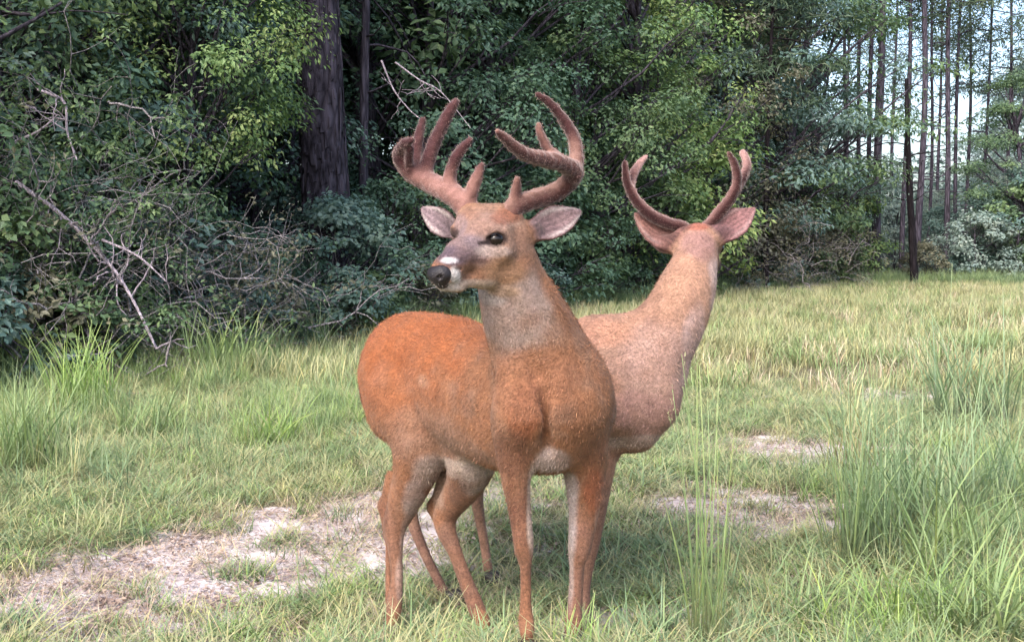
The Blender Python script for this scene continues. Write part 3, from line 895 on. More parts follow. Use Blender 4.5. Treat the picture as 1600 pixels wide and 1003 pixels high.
# ---------------------------------------------------------------- grass
def make_grass():
    M_g = grass_material('grass_green', (.11, .105, .055), (.175, .255, .10), (.32, .40, .18))
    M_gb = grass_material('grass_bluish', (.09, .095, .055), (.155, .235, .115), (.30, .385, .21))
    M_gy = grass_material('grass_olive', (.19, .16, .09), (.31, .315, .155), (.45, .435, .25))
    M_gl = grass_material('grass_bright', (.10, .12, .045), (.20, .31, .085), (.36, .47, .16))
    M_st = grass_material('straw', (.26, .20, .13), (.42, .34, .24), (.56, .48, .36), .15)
    M_lit = grass_material('leaf_litter', (.14, .10, .085), (.26, .19, .16), (.40, .31, .27), .1)
    r = np.random.default_rng(77)

    def src(name, mat, *parts):
        V, F, a, b = join(parts)
        return mesh_np(name, V, F, mat, link=False, smooth=False, attrs={'along': a, 'leafvar': b})
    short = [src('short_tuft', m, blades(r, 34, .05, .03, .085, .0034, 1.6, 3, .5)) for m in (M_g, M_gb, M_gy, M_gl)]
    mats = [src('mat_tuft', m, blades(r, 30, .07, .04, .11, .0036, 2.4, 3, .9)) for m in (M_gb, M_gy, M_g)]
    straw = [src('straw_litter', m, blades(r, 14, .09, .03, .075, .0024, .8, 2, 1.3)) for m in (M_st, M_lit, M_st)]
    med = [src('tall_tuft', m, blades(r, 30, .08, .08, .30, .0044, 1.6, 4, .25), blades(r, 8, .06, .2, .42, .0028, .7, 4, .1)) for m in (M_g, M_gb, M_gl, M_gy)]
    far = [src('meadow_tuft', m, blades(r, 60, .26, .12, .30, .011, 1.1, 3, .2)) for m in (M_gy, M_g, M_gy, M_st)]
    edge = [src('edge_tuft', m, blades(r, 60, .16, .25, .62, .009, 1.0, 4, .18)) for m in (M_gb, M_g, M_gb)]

    def field(n, x0, x1, y0, y1, power=1.0, wedge=True):
        y = y0 + (y1 - y0) * r.uniform(0, 1, n) ** power
        if wedge:
            x = r.uniform(-1, 1, n) * (y * .56 + .7)
            k = (x > x0) & (x < x1); return x[k], y[k]
        return r.uniform(x0, x1, n), y

    def place(name, sources, x, y, keep, smin, smax, tilt=.25, label=None, pick_p=None, nearclump=0, sink=.0):
        k = r.uniform(0, 1, len(x)) < keep
        x, y = x[k], y[k]
        z = ground_z(x, y) - sink
        n = len(x)
        p = r.choice(len(sources), n, p=pick_p) if pick_p is None or np.ndim(pick_p) == 1 else None
        scatter(name, sources, np.stack([x, y, z], 1), r.uniform(0, 6.28, n), r.uniform(0, tilt, n), r.uniform(smin, smax, n), p, label)

    def nz(x, y, s, seed): return vnoise(x, y, s, seed)
    # near ground cover
    x, y = field(20000, -9, 9, 2.3, 9.5, .8)
    b = bare(x, y); f = nz(x, y, 1.3, 2.0); g = nz(x, y, 4.0, 5.0); h = nz(x, y, 9.0, 6.0)
    place('short_grass', short, x, y, np.clip(.98 - 1.15 * b + .5 * f + .9 * g + 1.2 * h, .04, 1), .7, 1.35, .3, 'short green grass covering the track and meadow floor', [.24, .24, .40, .12])
    x, y = field(9000, -9, 9, 2.3, 9.5, .8)
    b = bare(x, y)
    place('matted_grass', mats, x, y, np.clip(.85 - 1.2 * b + 1.0 * nz(x, y, 5, 4.4) + .5 * nz(x, y, 11, 2.2), .03, 1), .7, 1.5, .4, 'matted curling grass between the short tufts', [.32, .45, .23])
    x, y = field(9500, -9, 9, 2.3, 10, .8)
    b = bare(x, y)
    place('dry_litter', straw, x, y, np.clip(.62 + .1 * b - .9 * nz(x, y, 2, 9), .12, 1), .6, 1.2, .2, 'dry straw and leaf litter on the sandy track', [.45, .3, .25])
    # dead leaves and crumbs on the sand
    V, F, var = leaves_at(r, np.zeros((1, 3)) + np.array([[0, 0, .012]]), np.array([.13]), 26, .022, .05, 2.2, .6)
    crumbs = [mesh_np('dead_leaves', V, F, M_lit, link=False, smooth=False, attrs={'along': np.repeat(r.uniform(0, 1, 26), 4), 'leafvar': var})]
    x, y = field(5000, -4, 4, 2.4, 7, .8)
    place('dead_leaf_litter', crumbs, x, y, np.clip(.10 + .75 * bare(x, y), 0, .8), .5, 1.1, .1, 'brown crumbs of dead leaf scattered over the sandy track')
    # longer grass: left meadow, right foreground
    x, y = field(7000, -9, 0.4, 4.9, 12.5, .9)
    keep = np.clip((.35 + 1.3 * nz(x, y, .9, 4.0)) * np.clip((y - 4.9 + .35 * (-x)) / 1.6, 0, 1), 0, 1) * np.clip(1 - 1.3 * bare(x, y), 0, 1)
    place('left_tall_grass', med, x, y, keep, .55, 1.0, .2, 'knee-high green grass on the left of the meadow', [.32, .28, .25, .15])
    x, y = field(5200, .75, 6, 2.6, 8, .8)
    keep = np.clip(.34 + 1.3 * nz(x, y, 1.8, 8.0), 0, 1) * np.clip((x / y - .18) / .18, 0, 1) * np.clip(1 - bare(x, y), 0, 1) * np.clip((7.2 - y) / 2, .12, 1)
    place('right_tall_grass', med, x, y, keep, .45, .85, .2, 'green foreground grass on the right', [.3, .25, .3, .15])
    # meadow
    x, y = field(17000, -30, 60, 8.5, 42, .75)
    line = np.interp(x / y * FPX + CX, [-600, -200, 0, 250, 420, 560, 760, 960, 1150, 1330, 1600, 2200], [7.4, 8.6, 9.6, 11.4, 12.8, 14.3, 17.5, 22, 30, 35, 36, 38])
    keep = (y < line + .6) * np.clip(.75 + .8 * nz(x, y, .35, 1.0), .15, 1)
    place('meadow_grass', far, x, y, keep, .5, 1.05, .15, 'olive meadow grass running back to the wood', [.42, .26, .26, .06])
    # tall fringe along the wood
    px = r.uniform(-700, 2100, 3400)
    yl = np.interp(px, [-600, -200, 0, 250, 420, 560, 760, 960, 1150, 1330, 1600, 2200], [7.4, 8.6, 9.6, 11.4, 12.8, 14.3, 17.5, 22, 30, 35, 36, 38])
    y = yl - np.abs(r.normal(0, 1, len(px))) * (.35 + yl * .028) + .35
    x = (px - CX) / FPX * y
    place('edge_grass', edge, x, y, np.clip(.55 + nz(x, y, .6, 3.0), .1, 1), .55, 1.05, .2, 'taller bluish grass fringing the wood', [.4, .3, .3])
    x, y = field(2600, -60, 90, 36, 70, 1.0)
    x = r.uniform(-5, 60, len(x))
    place('wood_floor_grass', far, x, y, np.full(len(x), .8), .9, 1.5, .15, 'dry grass on the floor of the pine wood', [.5, .2, .2, .1])

    # individual clumps
    def clump(px, Y, label, mat, n, spread, hmin, hmax, width, bend, seed, stems=0, sh=.8, name='grass_clump', sm=None, up=.15, dirs=None):
        rr = np.random.default_rng(seed)
        x = (px - CX) / FPX * Y
        o = thing(name, (x, Y, float(ground_z(x, Y)) - .01), label, 'grass clump')
        if n:
            V, F, a, b = blades(rr, n, spread, hmin, hmax, width, bend, 7, up)
            tag(mesh_np('leaf_blades', V, F, mat, o, smooth=False, attrs={'along': a, 'leafvar': b}), kind='stuff')
        if stems:
            V, F, a, b = blades(rr, stems, spread * .8, sh * .6, sh, .0042, .22, 6, .04, None, .4)
            tag(mesh_np('stems', V, F, sm or mat, o, smooth=False, attrs={'along': a, 'leafvar': b}), kind='stuff')
            # seed heads near the stem tips
            m = 12
            st = V.reshape(stems, -1, 3)[:, -2:].mean(1)
            c = np.repeat(st[::2], m, 0) - np.array([0, 0, 1]) * rr.uniform(-.01, .10, (len(st[::2]) * m, 1)) + rr.normal(0, .002, (len(st[::2]) * m, 3))
            d = rr.normal(0, 1, c.shape) * .35 + np.array([0, 0, 1]); d /= np.linalg.norm(d, axis=1, keepdims=True)
            s = np.cross(d, rr.normal(0, 1, c.shape)); s /= np.linalg.norm(s, axis=1, keepdims=True)
            VV = np.stack([c, c + d * .005 + s * .0012, c + d * .011, c + d * .005 - s * .0012], 1).reshape(-1, 3)
            tag(mesh_np('seed_heads', VV, np.arange(len(VV)).reshape(-1, 4), M_gy, o, smooth=False, attrs={'along': np.full(len(VV), .8), 'leafvar': np.full(len(VV), .5)}), kind='stuff')
        return o
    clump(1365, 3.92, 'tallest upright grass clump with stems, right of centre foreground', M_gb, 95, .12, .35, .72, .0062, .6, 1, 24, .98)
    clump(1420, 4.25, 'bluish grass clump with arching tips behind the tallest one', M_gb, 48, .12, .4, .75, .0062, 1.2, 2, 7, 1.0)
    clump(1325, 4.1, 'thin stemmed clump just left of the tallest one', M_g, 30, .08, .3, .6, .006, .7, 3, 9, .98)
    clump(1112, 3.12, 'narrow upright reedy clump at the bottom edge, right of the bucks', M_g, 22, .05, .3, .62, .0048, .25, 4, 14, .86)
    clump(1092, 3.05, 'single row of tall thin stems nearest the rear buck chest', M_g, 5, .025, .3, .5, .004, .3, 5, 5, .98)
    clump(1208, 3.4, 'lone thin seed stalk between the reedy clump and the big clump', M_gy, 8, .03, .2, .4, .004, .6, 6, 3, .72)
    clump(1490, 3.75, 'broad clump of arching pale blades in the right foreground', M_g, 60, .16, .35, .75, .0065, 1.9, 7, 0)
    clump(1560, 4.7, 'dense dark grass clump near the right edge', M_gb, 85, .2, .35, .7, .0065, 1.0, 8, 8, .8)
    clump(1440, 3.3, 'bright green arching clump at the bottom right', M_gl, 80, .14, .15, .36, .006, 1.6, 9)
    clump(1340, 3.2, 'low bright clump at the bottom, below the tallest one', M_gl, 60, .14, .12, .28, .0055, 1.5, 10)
    clump(1545, 3.2, 'curling grass clump in the bottom right corner', M_g, 120, .14, .2, .45, .007, 1.9, 11)
    clump(1260, 3.3, 'small loose clump left of the low bright one', M_g, 60, .09, .12, .3, .006, 1.4, 12)
    clump(1010, 3.25, 'small clump at the bottom beside the bucks front hooves', M_gb, 70, .10, .1, .24, .006, 1.4, 13)
    clump(1330, 5.6, 'pale dry clump with drooping blades in the mid meadow', M_gy, 70, .16, .35, .7, .008, 1.9, 14, 5, .8)
    clump(1520, 7.2, 'grey-green clump farther back at the right', M_gb, 90, .25, .4, .9, .011, .9, 15, 6, 1.1)
    clump(25, 5.6, 'tall green clump at the left edge of the photo', M_g, 150, .22, .3, .62, .009, .9, 16, 5, .7)
    clump(130, 7.6, 'upright green clump second from the left edge', M_gl, 130, .2, .35, .7, .011, .8, 17, 4, .8)
    clump(345, 9.6, 'upright green clump before the fallen branch tip', M_g, 120, .3, .35, .7, .013, .8, 18)
    clump(420, 6.4, 'yellow-green clump in the middle of the left meadow', M_gl, 110, .16, .15, .36, .008, 1.2, 19)
    clump(233, 6.6, 'loose green clump left of the middle of the left meadow', M_g, 110, .2, .2, .45, .008, 1.2, 20)
    clump(130, 4.3, 'olive tussock at the lower left beside the sandy patch', M_gy, 110, .12, .08, .2, .005, 1.4, 21)
    clump(465, 3.75, 'lone thin dark stalk on the sandy patch left of the bucks', M_g, 4, .01, .1, .2, .003, .5, 22, 2, .28)
    clump(625, 3.2, 'small grass tuft around the near hind hoof', M_gy, 70, .10, .08, .2, .005, 1.2, 23)
    clump(760, 3.12, 'small grass tuft around the forward hind hoof', M_g, 80, .12, .06, .15, .005, 1.3, 24)
    clump(900, 3.0, 'olive tuft with a pale stalk at the front hooves', M_gl, 60, .08, .07, .17, .004, 1.1, 25, 2, .2)
    clump(1480, 4.4, 'small weathered bluish clump between the arching and the dark one', M_gb, 80, .14, .25, .6, .008, 1.3, 26)
# ---------------------------------------------------------------- the two bucks
def srgb(r, g, b):
    c = np.array([r, g, b], float) / 255
    return np.where(c <= 0.04045, c / 12.92, ((c + 0.055) / 1.055) ** 2.4)


def coat_material():
    t = NT('deer_coat')
    o = t.obj(); a = t.attr('coat')
    n1 = t.noise(38, 5, 0.7, o); n2 = t.noise(130, 5, 0.8, o); n3 = t.noise(9, 4, 0.6, o)
    v = t.ramp(n1, [(0.3, (0.7, 0.68, 0.66)), (0.52, (1, 1, 1)), (0.72, (1.25, 1.22, 1.2))])
    c = t.mix(0.75, a, v, 'MULTIPLY')
    v2 = t.ramp(n3, [(0.3, (0.8, 0.78, 0.82)), (0.7, (1.15, 1.15, 1.12))])
    c = t.mix(0.8, c, v2, 'MULTIPLY')
    v3 = t.ramp(n2, [(0.36, (0.42, 0.40, 0.40)), (0.5, (1, 1, 1)), (0.64, (1.55, 1.5, 1.5))])
    c = t.mix(0.7, c, v3, 'MULTIPLY')
    b = t.bump(t.math('ADD', n2, t.math('MULTIPLY', n1, 1.5)), 0.55, 0.006)
    return t.surf(t.bsdf(c, 0.8, b, 0.18, sheen=0.12, sheen_tint=(1, .8, .7)))


def fur_material():
    t = NT('deer_hair')
    c = t.attr('coat')
    return t.surf(t.bsdf(c, 0.7, None, 0.25))


def velvet_material():
    t = NT('antler_velvet')
    o = t.obj(); a = t.attr('tint')
    n1 = t.noise(60, 5, 0.7, o); n2 = t.noise(300, 2, 0.6, o)
    c = t.mix(0.8, a, t.ramp(n1, [(0.3, (0.6, .55, .55)), (0.7, (1.25, 1.2, 1.2))]), 'MULTIPLY')
    return t.surf(t.bsdf(c, 0.85, t.bump(t.math('ADD', n1, n2), 0.6, 0.004), 0.15, sheen=0.45, sheen_tint=(1, .86, .84)))


def plain(name, col, rough, coat=0, bump=0, scale=50, spec=0.4):
    t = NT(name); o = t.obj(); n = t.noise(scale, 4, 0.6, o)
    c = t.mix(0.5, col, t.ramp(n, [(0.3, tuple(0.6 * x for x in col)), (0.7, tuple(min(1.3 * x, 1) for x in col))]))
    return t.surf(t.bsdf(c, rough, t.bump(n, bump, 0.004) if bump else None, spec, coat=coat))


M_coat, M_hair, M_velvet = coat_material(), fur_material(), velvet_material()
M_eye = plain('deer_eye', (0.010, 0.007, 0.006), 0.14, coat=0.0, spec=0.35)
M_nose = plain('deer_nose', (0.012, 0.009, 0.012), 0.36, coat=0.0, bump=0.8, scale=260, spec=0.4)
M_hoof = plain('deer_hoof', (0.03, 0.022, 0.02), 0.5, bump=0.4)


def coat_colors(V, N, spots, ears, gain=1.0):
    """coat colour: base blended with soft-edged markings (position, radius, colour, weight[, normal gate])"""
    base = spots[0]
    C = np.tile(np.array(base, float), (len(V), 1))
    wob = np.array([mnoise.noise(Vector(p * 14)) for p in V[::1]]) if len(V) < 400000 else np.zeros(len(V))
    gm = np.array([mnoise.noise(Vector(p * 12 + np.array([7, 3, 1]))) + .6 * mnoise.noise(Vector(p * 31)) for p in V])
    gm = np.clip(gm * 1.6 + .1, 0, 1)[:, None] * .25
    C = C * (1 - gm) + srgb(172, 146, 132) * gm
    dm = np.array([mnoise.noise(Vector(p * 20 + np.array([1, 9, 4]))) for p in V])
    C = C * (1 + .22 * dm)[:, None]
    for sp in spots[1:]:
        pos, rad, col, wt = sp[:4]
        rad = np.broadcast_to(np.array(rad, float), (3,))
        d = np.sqrt((((V - pos) / rad) ** 2).sum(1)) + wob * 0.28
        w = np.clip((1.15 - d) / 0.5, 0, 1); w = w * w * (3 - 2 * w) * wt * np.clip(.9 + .5 * dm, .5, 1)
        if len(sp) > 4 and sp[4] is not None:
            g = N @ np.array(sp[4], float); w = w * np.clip(g * 2.2 + 0.15, 0, 1)
        C = C * (1 - w[:, None]) + np.array(col) * w[:, None]
    for e in ears:
        q = V - e['base']; u = q @ e['U'] / e['L']; v = q @ e['V']; g = N @ e['N']
        m = (u > 0.02) & (u < 1.05) & (np.abs(v) < e['W'] * 1.3) & (np.abs(q @ e['N']) < 0.06)
        inner = m & (g > 0.12)
        edge = np.abs(v) / (e['W'] * np.interp(np.clip(u, 0, 1), [0, .12, .3, .5, .7, .85, .95, 1], [.46, .66, .95, 1, .76, .46, .26, .15]))
        pink = np.array(e['inner']); rim = np.array(e['rim']); back = np.array(e['back'])
        st = 0.5 + 0.5 * np.sin(v * 420 + wob * 5)
        ic = pink * (0.72 + 0.38 * st)[:, None]
        ic = ic * (1 - np.clip((0.62 - u) * 1.3, 0, .6) * np.clip(1.1 - edge, .2, 1))[:, None]
        hl = np.clip((edge - .5) / .2, 0, 1) * np.clip((.86 - edge) / .1, 0, 1) * np.clip((u - .2) / .2, 0, 1) * e.get('hl', .6)
        ic = ic * (1 - hl[:, None]) + srgb(235, 222, 220) * hl[:, None]
        k = np.clip((edge - 0.86) / 0.1, 0, 1)[:, None]
        ic = ic * (1 - k) + rim * k
        fade = np.clip((u - 0.0) / 0.12, 0, 1)[:, None]
        C = np.where(inner[:, None], C * (1 - fade) + ic * fade, C)
        bk = m & ~inner & (u > 0.05)
        C = np.where(bk[:, None], C * (1 - fade) + back * fade, C)
    lum = C.mean(1, keepdims=True)
    return np.clip((C * 0.90 + lum * 0.10) * np.array([.52, .515, .50]) * gain, 0.004, 1)


def fur_blades(V, N, C, flow, density_idx, length, width, name, parent, skip):
    """short guard hairs lying along the flow direction: one slim blade each"""
    r = np.random.default_rng(3)
    idx = density_idx[~skip[density_idx]]
    p = V[idx]; n = N[idx]; fl = flow[idx]
    fl = fl - n * (fl * n).sum(1, keepdims=True)
    fl /= np.maximum(np.linalg.norm(fl, axis=1, keepdims=True), 1e-6)
    jit = r.normal(0, 0.28, p.shape)
    d = fl + n * r.uniform(0.18, 0.5, (len(p), 1)) + jit
    d /= np.linalg.norm(d, axis=1, keepdims=True)
    big = r.random(len(p)) < .25
    L = (length[idx] * r.uniform(0.6, 1.25, len(p)) * np.where(big, 1.15, 1))[:, None]
    width = (np.where(big, 1.8, 1.0) * width * np.clip(length[idx] / .011, .6, 1))[:, None]
    s = np.cross(d, n + r.normal(0, .3, n.shape)); s /= np.maximum(np.linalg.norm(s, axis=1, keepdims=True), 1e-6)
    p0 = p + r.normal(0, 0.0022, p.shape) - n * 0.0015
    A = p0 + s * width; B = p0 - s * width
    T = p0 + d * L
    VV = np.stack([A, B, T], 1).reshape(-1, 3)
    F = np.arange(len(VV)).reshape(-1, 3)
    cc = C[idx] * np.exp(r.normal(0, 0.30, (len(idx), 1))) * (1 + r.normal(0, 0.03, (len(idx), 3)))
    cc = np.clip(np.repeat(cc, 3, 0), 0.004, 1)
    o = mesh_np(name, VV, F, M_hair, parent, smooth=False, attrs={'coat': cc})
    tag(o, kind='stuff')
    return o


def hoof(name, at, fwd, parent, s=1.0):
    """cloven hoof: two pointed toes side by side, with a dewclaw pair behind"""
    fwd = np.array([fwd[0], fwd[1], 0.0]); fwd /= np.linalg.norm(fwd); rt = np.array([fwd[1], -fwd[0], 0])
    Vs, Fs, base = [], [], 0
    for sd in (-1, 1):
        rings = []
        for z, ln, wd, bk in ((0.0, .062, .0165, .026), (.012, .056, .0165, .024), (.030, .036, .0145, .02), (.042, .024, .012, .018)):
            ring = []
            for k in range(10):
                a = 2 * math.pi * k / 10
                fx = math.cos(a); sx = math.sin(a)
                f_ = fx * ln if fx > 0 else fx * bk
                taper = 1 - 0.55 * max(fx, 0) ** 2
                ring.append(np.array(at) + s * (fwd * (f_ - .012) + rt * (sx * wd * taper + sd * .0155)) + np.array([0, 0, z * s]))
            rings.append(ring)
        vv = np.array(rings).reshape(-1, 3)
        for r_ in range(3):
            for k in range(10):
                Fs.append([base + r_ * 10 + k, base + r_ * 10 + (k + 1) % 10, base + r_ * 10 + 10 + (k + 1) % 10, base + r_ * 10 + 10 + k])
        c0 = base + len(vv); vv = np.vstack([vv, vv[:10].mean(0), vv[30:40].mean(0)])
        for k in range(10):
            Fs.append([c0, base + (k + 1) % 10, base + k, base + k]); Fs.append([c0 + 1, base + 30 + k, base + 30 + (k + 1) % 10, base + 30 + (k + 1) % 10])
        Vs.append(vv); base += len(vv)
    F = np.array(Fs)
    quads = F[F[:, 2] != F[:, 3]]; tris = F[F[:, 2] == F[:, 3]][:, :3]
    return mesh_np(name, np.vstack(Vs), [quads, tris], M_hoof, parent)


def eye(name, at, look, r, parent):
    look = np.array(look, float); look /= np.linalg.norm(look)
    Vs, F = [], []
    nu, nv = 16, 10
    up = np.array([0, 0, 1.]); s = np.cross(look, up); s /= np.linalg.norm(s); u = np.cross(s, look)
    for j in range(nv + 1):
        th = math.pi * j / nv
        for i in range(nu):
            ph = 2 * math.pi * i / nu
            Vs.append(np.array(at) + r * (look * math.cos(th) * 0.8 + s * math.sin(th) * math.cos(ph) + u * math.sin(th) * math.sin(ph)))
    for j in range(nv):
        for i in range(nu):
            F.append([j * nu + i, (j + 1) * nu + i, (j + 1) * nu + (i + 1) % nu, j * nu + (i + 1) % nu])
    return mesh_np(name, np.array(Vs), np.array(F), M_eye, parent)


def antler(paths, parent, tint_fn, name='antler'):
    allp = np.vstack([np.array(p)[:, :3] for p in paths])
    S = Solid(allp.min(0) - 0.05, allp.max(0) + 0.05, 0.003)
    for i, p in enumerate(paths):
        S.chain([(q[:3], q[3]) for q in p], 0.010)
    V, Q = S.mesh(2)
    N = vnormals(V, Q)
    # pearled, slightly uneven velvet surface
    d = np.array([mnoise.noise(Vector(p * 75)) * 0.0022 + mnoise.noise(Vector(p * 24)) * 0.0020 for p in V])
    V = V + N * d[:, None]
    C = tint_fn(V, N)
    C = np.clip(C * (.20 + 1.1 * C.mean(1, keepdims=True)), 0, 1)
    o = mesh_np(name, V, Q, M_velvet, parent, attrs={'tint': C})
    r = np.random.default_rng(5)
    idx = r.integers(0, len(V), int(len(V) * .5))
    p0 = V[idx] + r.normal(0, .0015, (len(idx), 3)); dd = N[idx] + r.normal(0, .28, p0.shape); dd /= np.linalg.norm(dd, axis=1, keepdims=True)
    s = np.cross(dd, r.normal(0, 1, p0.shape)); s /= np.linalg.norm(s, axis=1, keepdims=True)
    W = np.stack([p0 + s * .00028, p0 - s * .00028, p0 + dd * r.uniform(.0025, .0042, (len(idx), 1))], 1).reshape(-1, 3)
    cc = np.repeat(np.clip(srgb(220, 184, 176) * .5 + C[idx] * .5, 0, 1), 3, 0)
    f = mesh_np('velvet_hair', W, np.arange(len(W)).reshape(-1, 3), M_hair, o, smooth=False, attrs={'coat': cc})
    tag(f, kind='stuff')
    return o


def finish_deer(root, S, spots, ears, axis_f, fur_len=0.010, gain=1.0):
    V, Q = S.mesh(2)
    N = vnormals(V, Q)
    # muscle and coat unevenness
    d = np.array([mnoise.noise(Vector(p * 9)) * 0.0035 + mnoise.noise(Vector(p * 30)) * 0.0012 for p in V])
    thin = np.zeros(len(V), bool)
    for e in ears:
        q = V - e['base']; thin |= (np.abs(q @ e['V']) < e['W'] * 1.3) & (q @ e['U'] > 0.01) & (q @ e['U'] < e['L'] * 1.1) & (np.abs(q @ e['N']) < .05)
    d[thin] = 0
    d *= np.clip((V[:, 2] - 0.38) / 0.15, 0.12, 1)
    V = V + N * d[:, None]
    C = coat_colors(V, N, spots, ears, gain)
    body = mesh_np('body', V - np.array(root.location), Q, M_coat, root, attrs={'coat': C})
    f = np.array([axis_f[0], axis_f[1], 0.0])
    flow = np.tile(-f * 0.6 + np.array([0, 0, -0.9]), (len(V), 1))
    top = V[:, 2] > 0.8
    flow[top] = -f * 1.0 + np.array([0, 0, -0.25])
    r = np.random.default_rng(2)
    idx = r.integers(0, len(V), int(len(V) * 1.5))
    ln = np.full(len(V), fur_len); ln[V[:, 2] < 0.4] *= 0.55; ln[thin] *= 0.5
    hp = getattr(S, 'head_at', None)
    if hp is not None:
        near = np.linalg.norm(V - hp, axis=1) < 0.2
        ln[near] *= 0.5
        flow[near] = S.head_back
    up = getattr(S, 'neck_at', None)
    if up is not None:
        near = (np.linalg.norm(V - up, axis=1) < 0.2) & (V[:, 2] > .85)
        flow[near] = np.array([0.1, 0, -1.0])
    # flow and colours are kept in world space, the mesh hangs under the root
    fur = fur_blades(V - np.array(root.location), N, C, flow, idx, ln, 0.00055, 'fur', root, np.zeros(len(V), bool))
    return body, V, N, C


def make_buck_a():
    fw = np.array([.615, -.788, 0]); rt = np.array([-.788, -.615, 0]); up = np.array([0, 0, 1.])
    H = np.array([-.30, 3.60, 0]); Sh = np.array([.106, 3.08, 0])
    S = Solid((-.62, 2.6, -.1), (.42, 3.98, 1.26), 0.0048)
    ax = lambda t, z, side=0.0: H + (Sh - H) * t + rt * side + up * z
    # trunk: elliptical barrel, deeper than wide
    tr = [(ax(-.15, .75), .105), (ax(0, .735), .165), (ax(.33, .70), .182), (ax(.7, .675), .203), (ax(.95, .69), .192), (ax(1.10, .70), .13)]
    S.chain(tr, .05, rt, .84)
    S.cone(ax(.80, .85), .055, ax(1.0, .865), .045, .05)          # withers
    S.cone(ax(-.22, .80), .06, ax(.35, .845), .045, .05)           # croup and loin ridge
    for sd in (-1, 1):
        S.cone(ax(-.05, .70, sd * .055), .118, ax(.04, .60, sd * .075), .105, .05)   # haunch
        S.cone(ax(.96, .79, sd * .085), .055, ax(1.06, .66, sd * .09), .075, .05)       # shoulder blade
    # near hind leg (its right)
    k = .03
    hr = [(P(630, 620, 3.50), .115), (P(657, 682, 3.44), .094), (P(648, 740, 3.46), .066), (P(627, 796, 3.50), .045), (P(617, 825, 3.50), .033), (P(618, 862, 3.48), .0215), (P(620, 905, 3.46), .0185), (P(616, 945, 3.44), .0235), (P(612, 972, 3.42), .0195)]
    S.chain(hr, k)
    S.cone(P(612, 745, 3.52), .02, P(601, 790, 3.55), .016, .03)   # tendon and point of hock
    S.cone(P(601, 790, 3.55), .017, P(607, 840, 3.53), .015, .03)
    # far hind leg (its left), stepping forward
    hl = [(P(720, 640, 3.46), .115), (P(738, 700, 3.38), .086), (P(728, 752, 3.42), .058), (P(698, 799, 3.47), .039), (P(697, 827, 3.46), .030), (P(711, 862, 3.43), .0215), (P(728, 905, 3.40), .0195), (P(743, 946, 3.37), .0245), (P(756, 975, 3.34), .0205)]
    S.chain(hl, k)
    S.cone(P(694, 745, 3.50), .018, P(678, 792, 3.53), .016, .03)
    S.cone(P(678, 792, 3.53), .017, P(694, 840, 3.50), .015, .03)
    # front legs
    fr = [(P(820, 590, 2.945), .070), (P(812, 640, 2.945), .073), (P(805, 685, 2.98), .060), (P(805, 735, 2.99), .042), (P(811, 790, 3.0), .030), (P(817, 838, 3.0), .0265), (P(819, 862, 3.0), .0235), (P(821, 885, 3.0), .0145), (P(821, 925, 3.0), .0132), (P(821, 948, 2.99), .0145), (P(822, 968, 2.98), .0195), (P(824, 990, 2.965), .0185)]
    S.chain(fr, .022)
    fl = [(P(884, 600, 3.06), .078), (P(900, 650, 3.05), .078), (P(911, 695, 3.08), .066), (P(914, 740, 3.12), .056), (P(913, 790, 3.14), .043), (P(908, 836, 3.14), .0345), (P(905, 860, 3.14), .030), (P(901, 885, 3.14), .0195), (P(899, 920, 3.14), .0175), (P(897, 950, 3.13), .0185), (P(896, 973, 3.12), .0235), (P(895, 1000, 3.10), .020)]
    S.chain(fl, .024)
    for a_, b_ in (((826, 868, 3.01), (826, 950, 3.0)), ((910, 870, 3.15), (906, 955, 3.14))):
        S.cone(P(*a_), .007, P(*b_), .007, .006)
    S.cone(P(812, 838, 2.985), .014, P(814, 858, 2.985), .013, .012)
    S.cone(P(901, 834, 3.12), .016, P(900, 858, 3.12), .014, .012)
    S.cone(P(607, 850, 3.515), .010, P(607, 940, 3.475), .010, .008)
    S.cone(P(702, 855, 3.475), .010, P(733, 940, 3.40), .010, .008)
    # brisket between the front legs
    S.cone(P(858, 630, 2.98), .09, P(860, 690, 3.04), .074, .05)
    # neck
    nk = [(P(862, 600, 3.02), .14), (P(836, 532, 2.975), .118), (P(812, 478, 2.93), .098), (P(796, 430, 2.895), .082), (P(790, 392, 2.88), .07)]
    S.chain(nk, .045)
    S.cone(P(845, 450, 2.97), .02, P(885, 515, 3.1), .035, .04)
    # grooves between muscles
    S.cone(P(776, 590, 2.955), .010, P(780, 690, 3.0), .010, .035, cut=True)
    S.cone(P(850, 590, 2.86), .010, P(856, 700, 2.94), .012, .03, cut=True)
    S.cone(P(800, 470, 2.825), .006, P(838, 590, 2.87), .008, .03, cut=True)
    S.cone(P(700, 600, 3.36), .012, P(728, 668, 3.34), .012, .045, cut=True)
    # head
    nose = P(690, 430, 2.715); skull = P(782, 372, 2.87)
    hf = (nose - skull) / np.linalg.norm(nose - skull)
    lt = np.array([.55, -.8, 0]); lt -= hf * (lt @ hf); lt /= np.linalg.norm(lt); hu = np.cross(lt, hf) * -1
    if hu[2] < 0: hu = -hu
    k = .022
    S.cone(skull, .066, P(757, 372, 2.83), .060, k, lt, 1.0)
    S.cone(P(757, 376, 2.83), .052, P(722, 398, 2.77), .036, k)
    S.cone(P(722, 399, 2.77), .036, P(697, 418, 2.725), .0305, k)       # nasal bridge
    S.cone(P(702, 425, 2.73), .031, nose, .0285, .015)
    S.cone(P(692, 447, 2.722), .0130, P(716, 447, 2.75), .0145, .008)      # lower lip and chin
    S.cone(P(715, 443, 2.75), .014, P(757, 432, 2.81), .026, .016)       # jaw
    S.cone(P(757, 430, 2.81), .028, P(800, 412, 2.86), .047, .03)
    S.cone(P(783, 392, 2.80), .032, P(750, 412, 2.79), .026, .025)       # cheek
    S.cone(P(764, 360, 2.80), .022, P(786, 362, 2.81), .020, .018)       # brow over the near eye
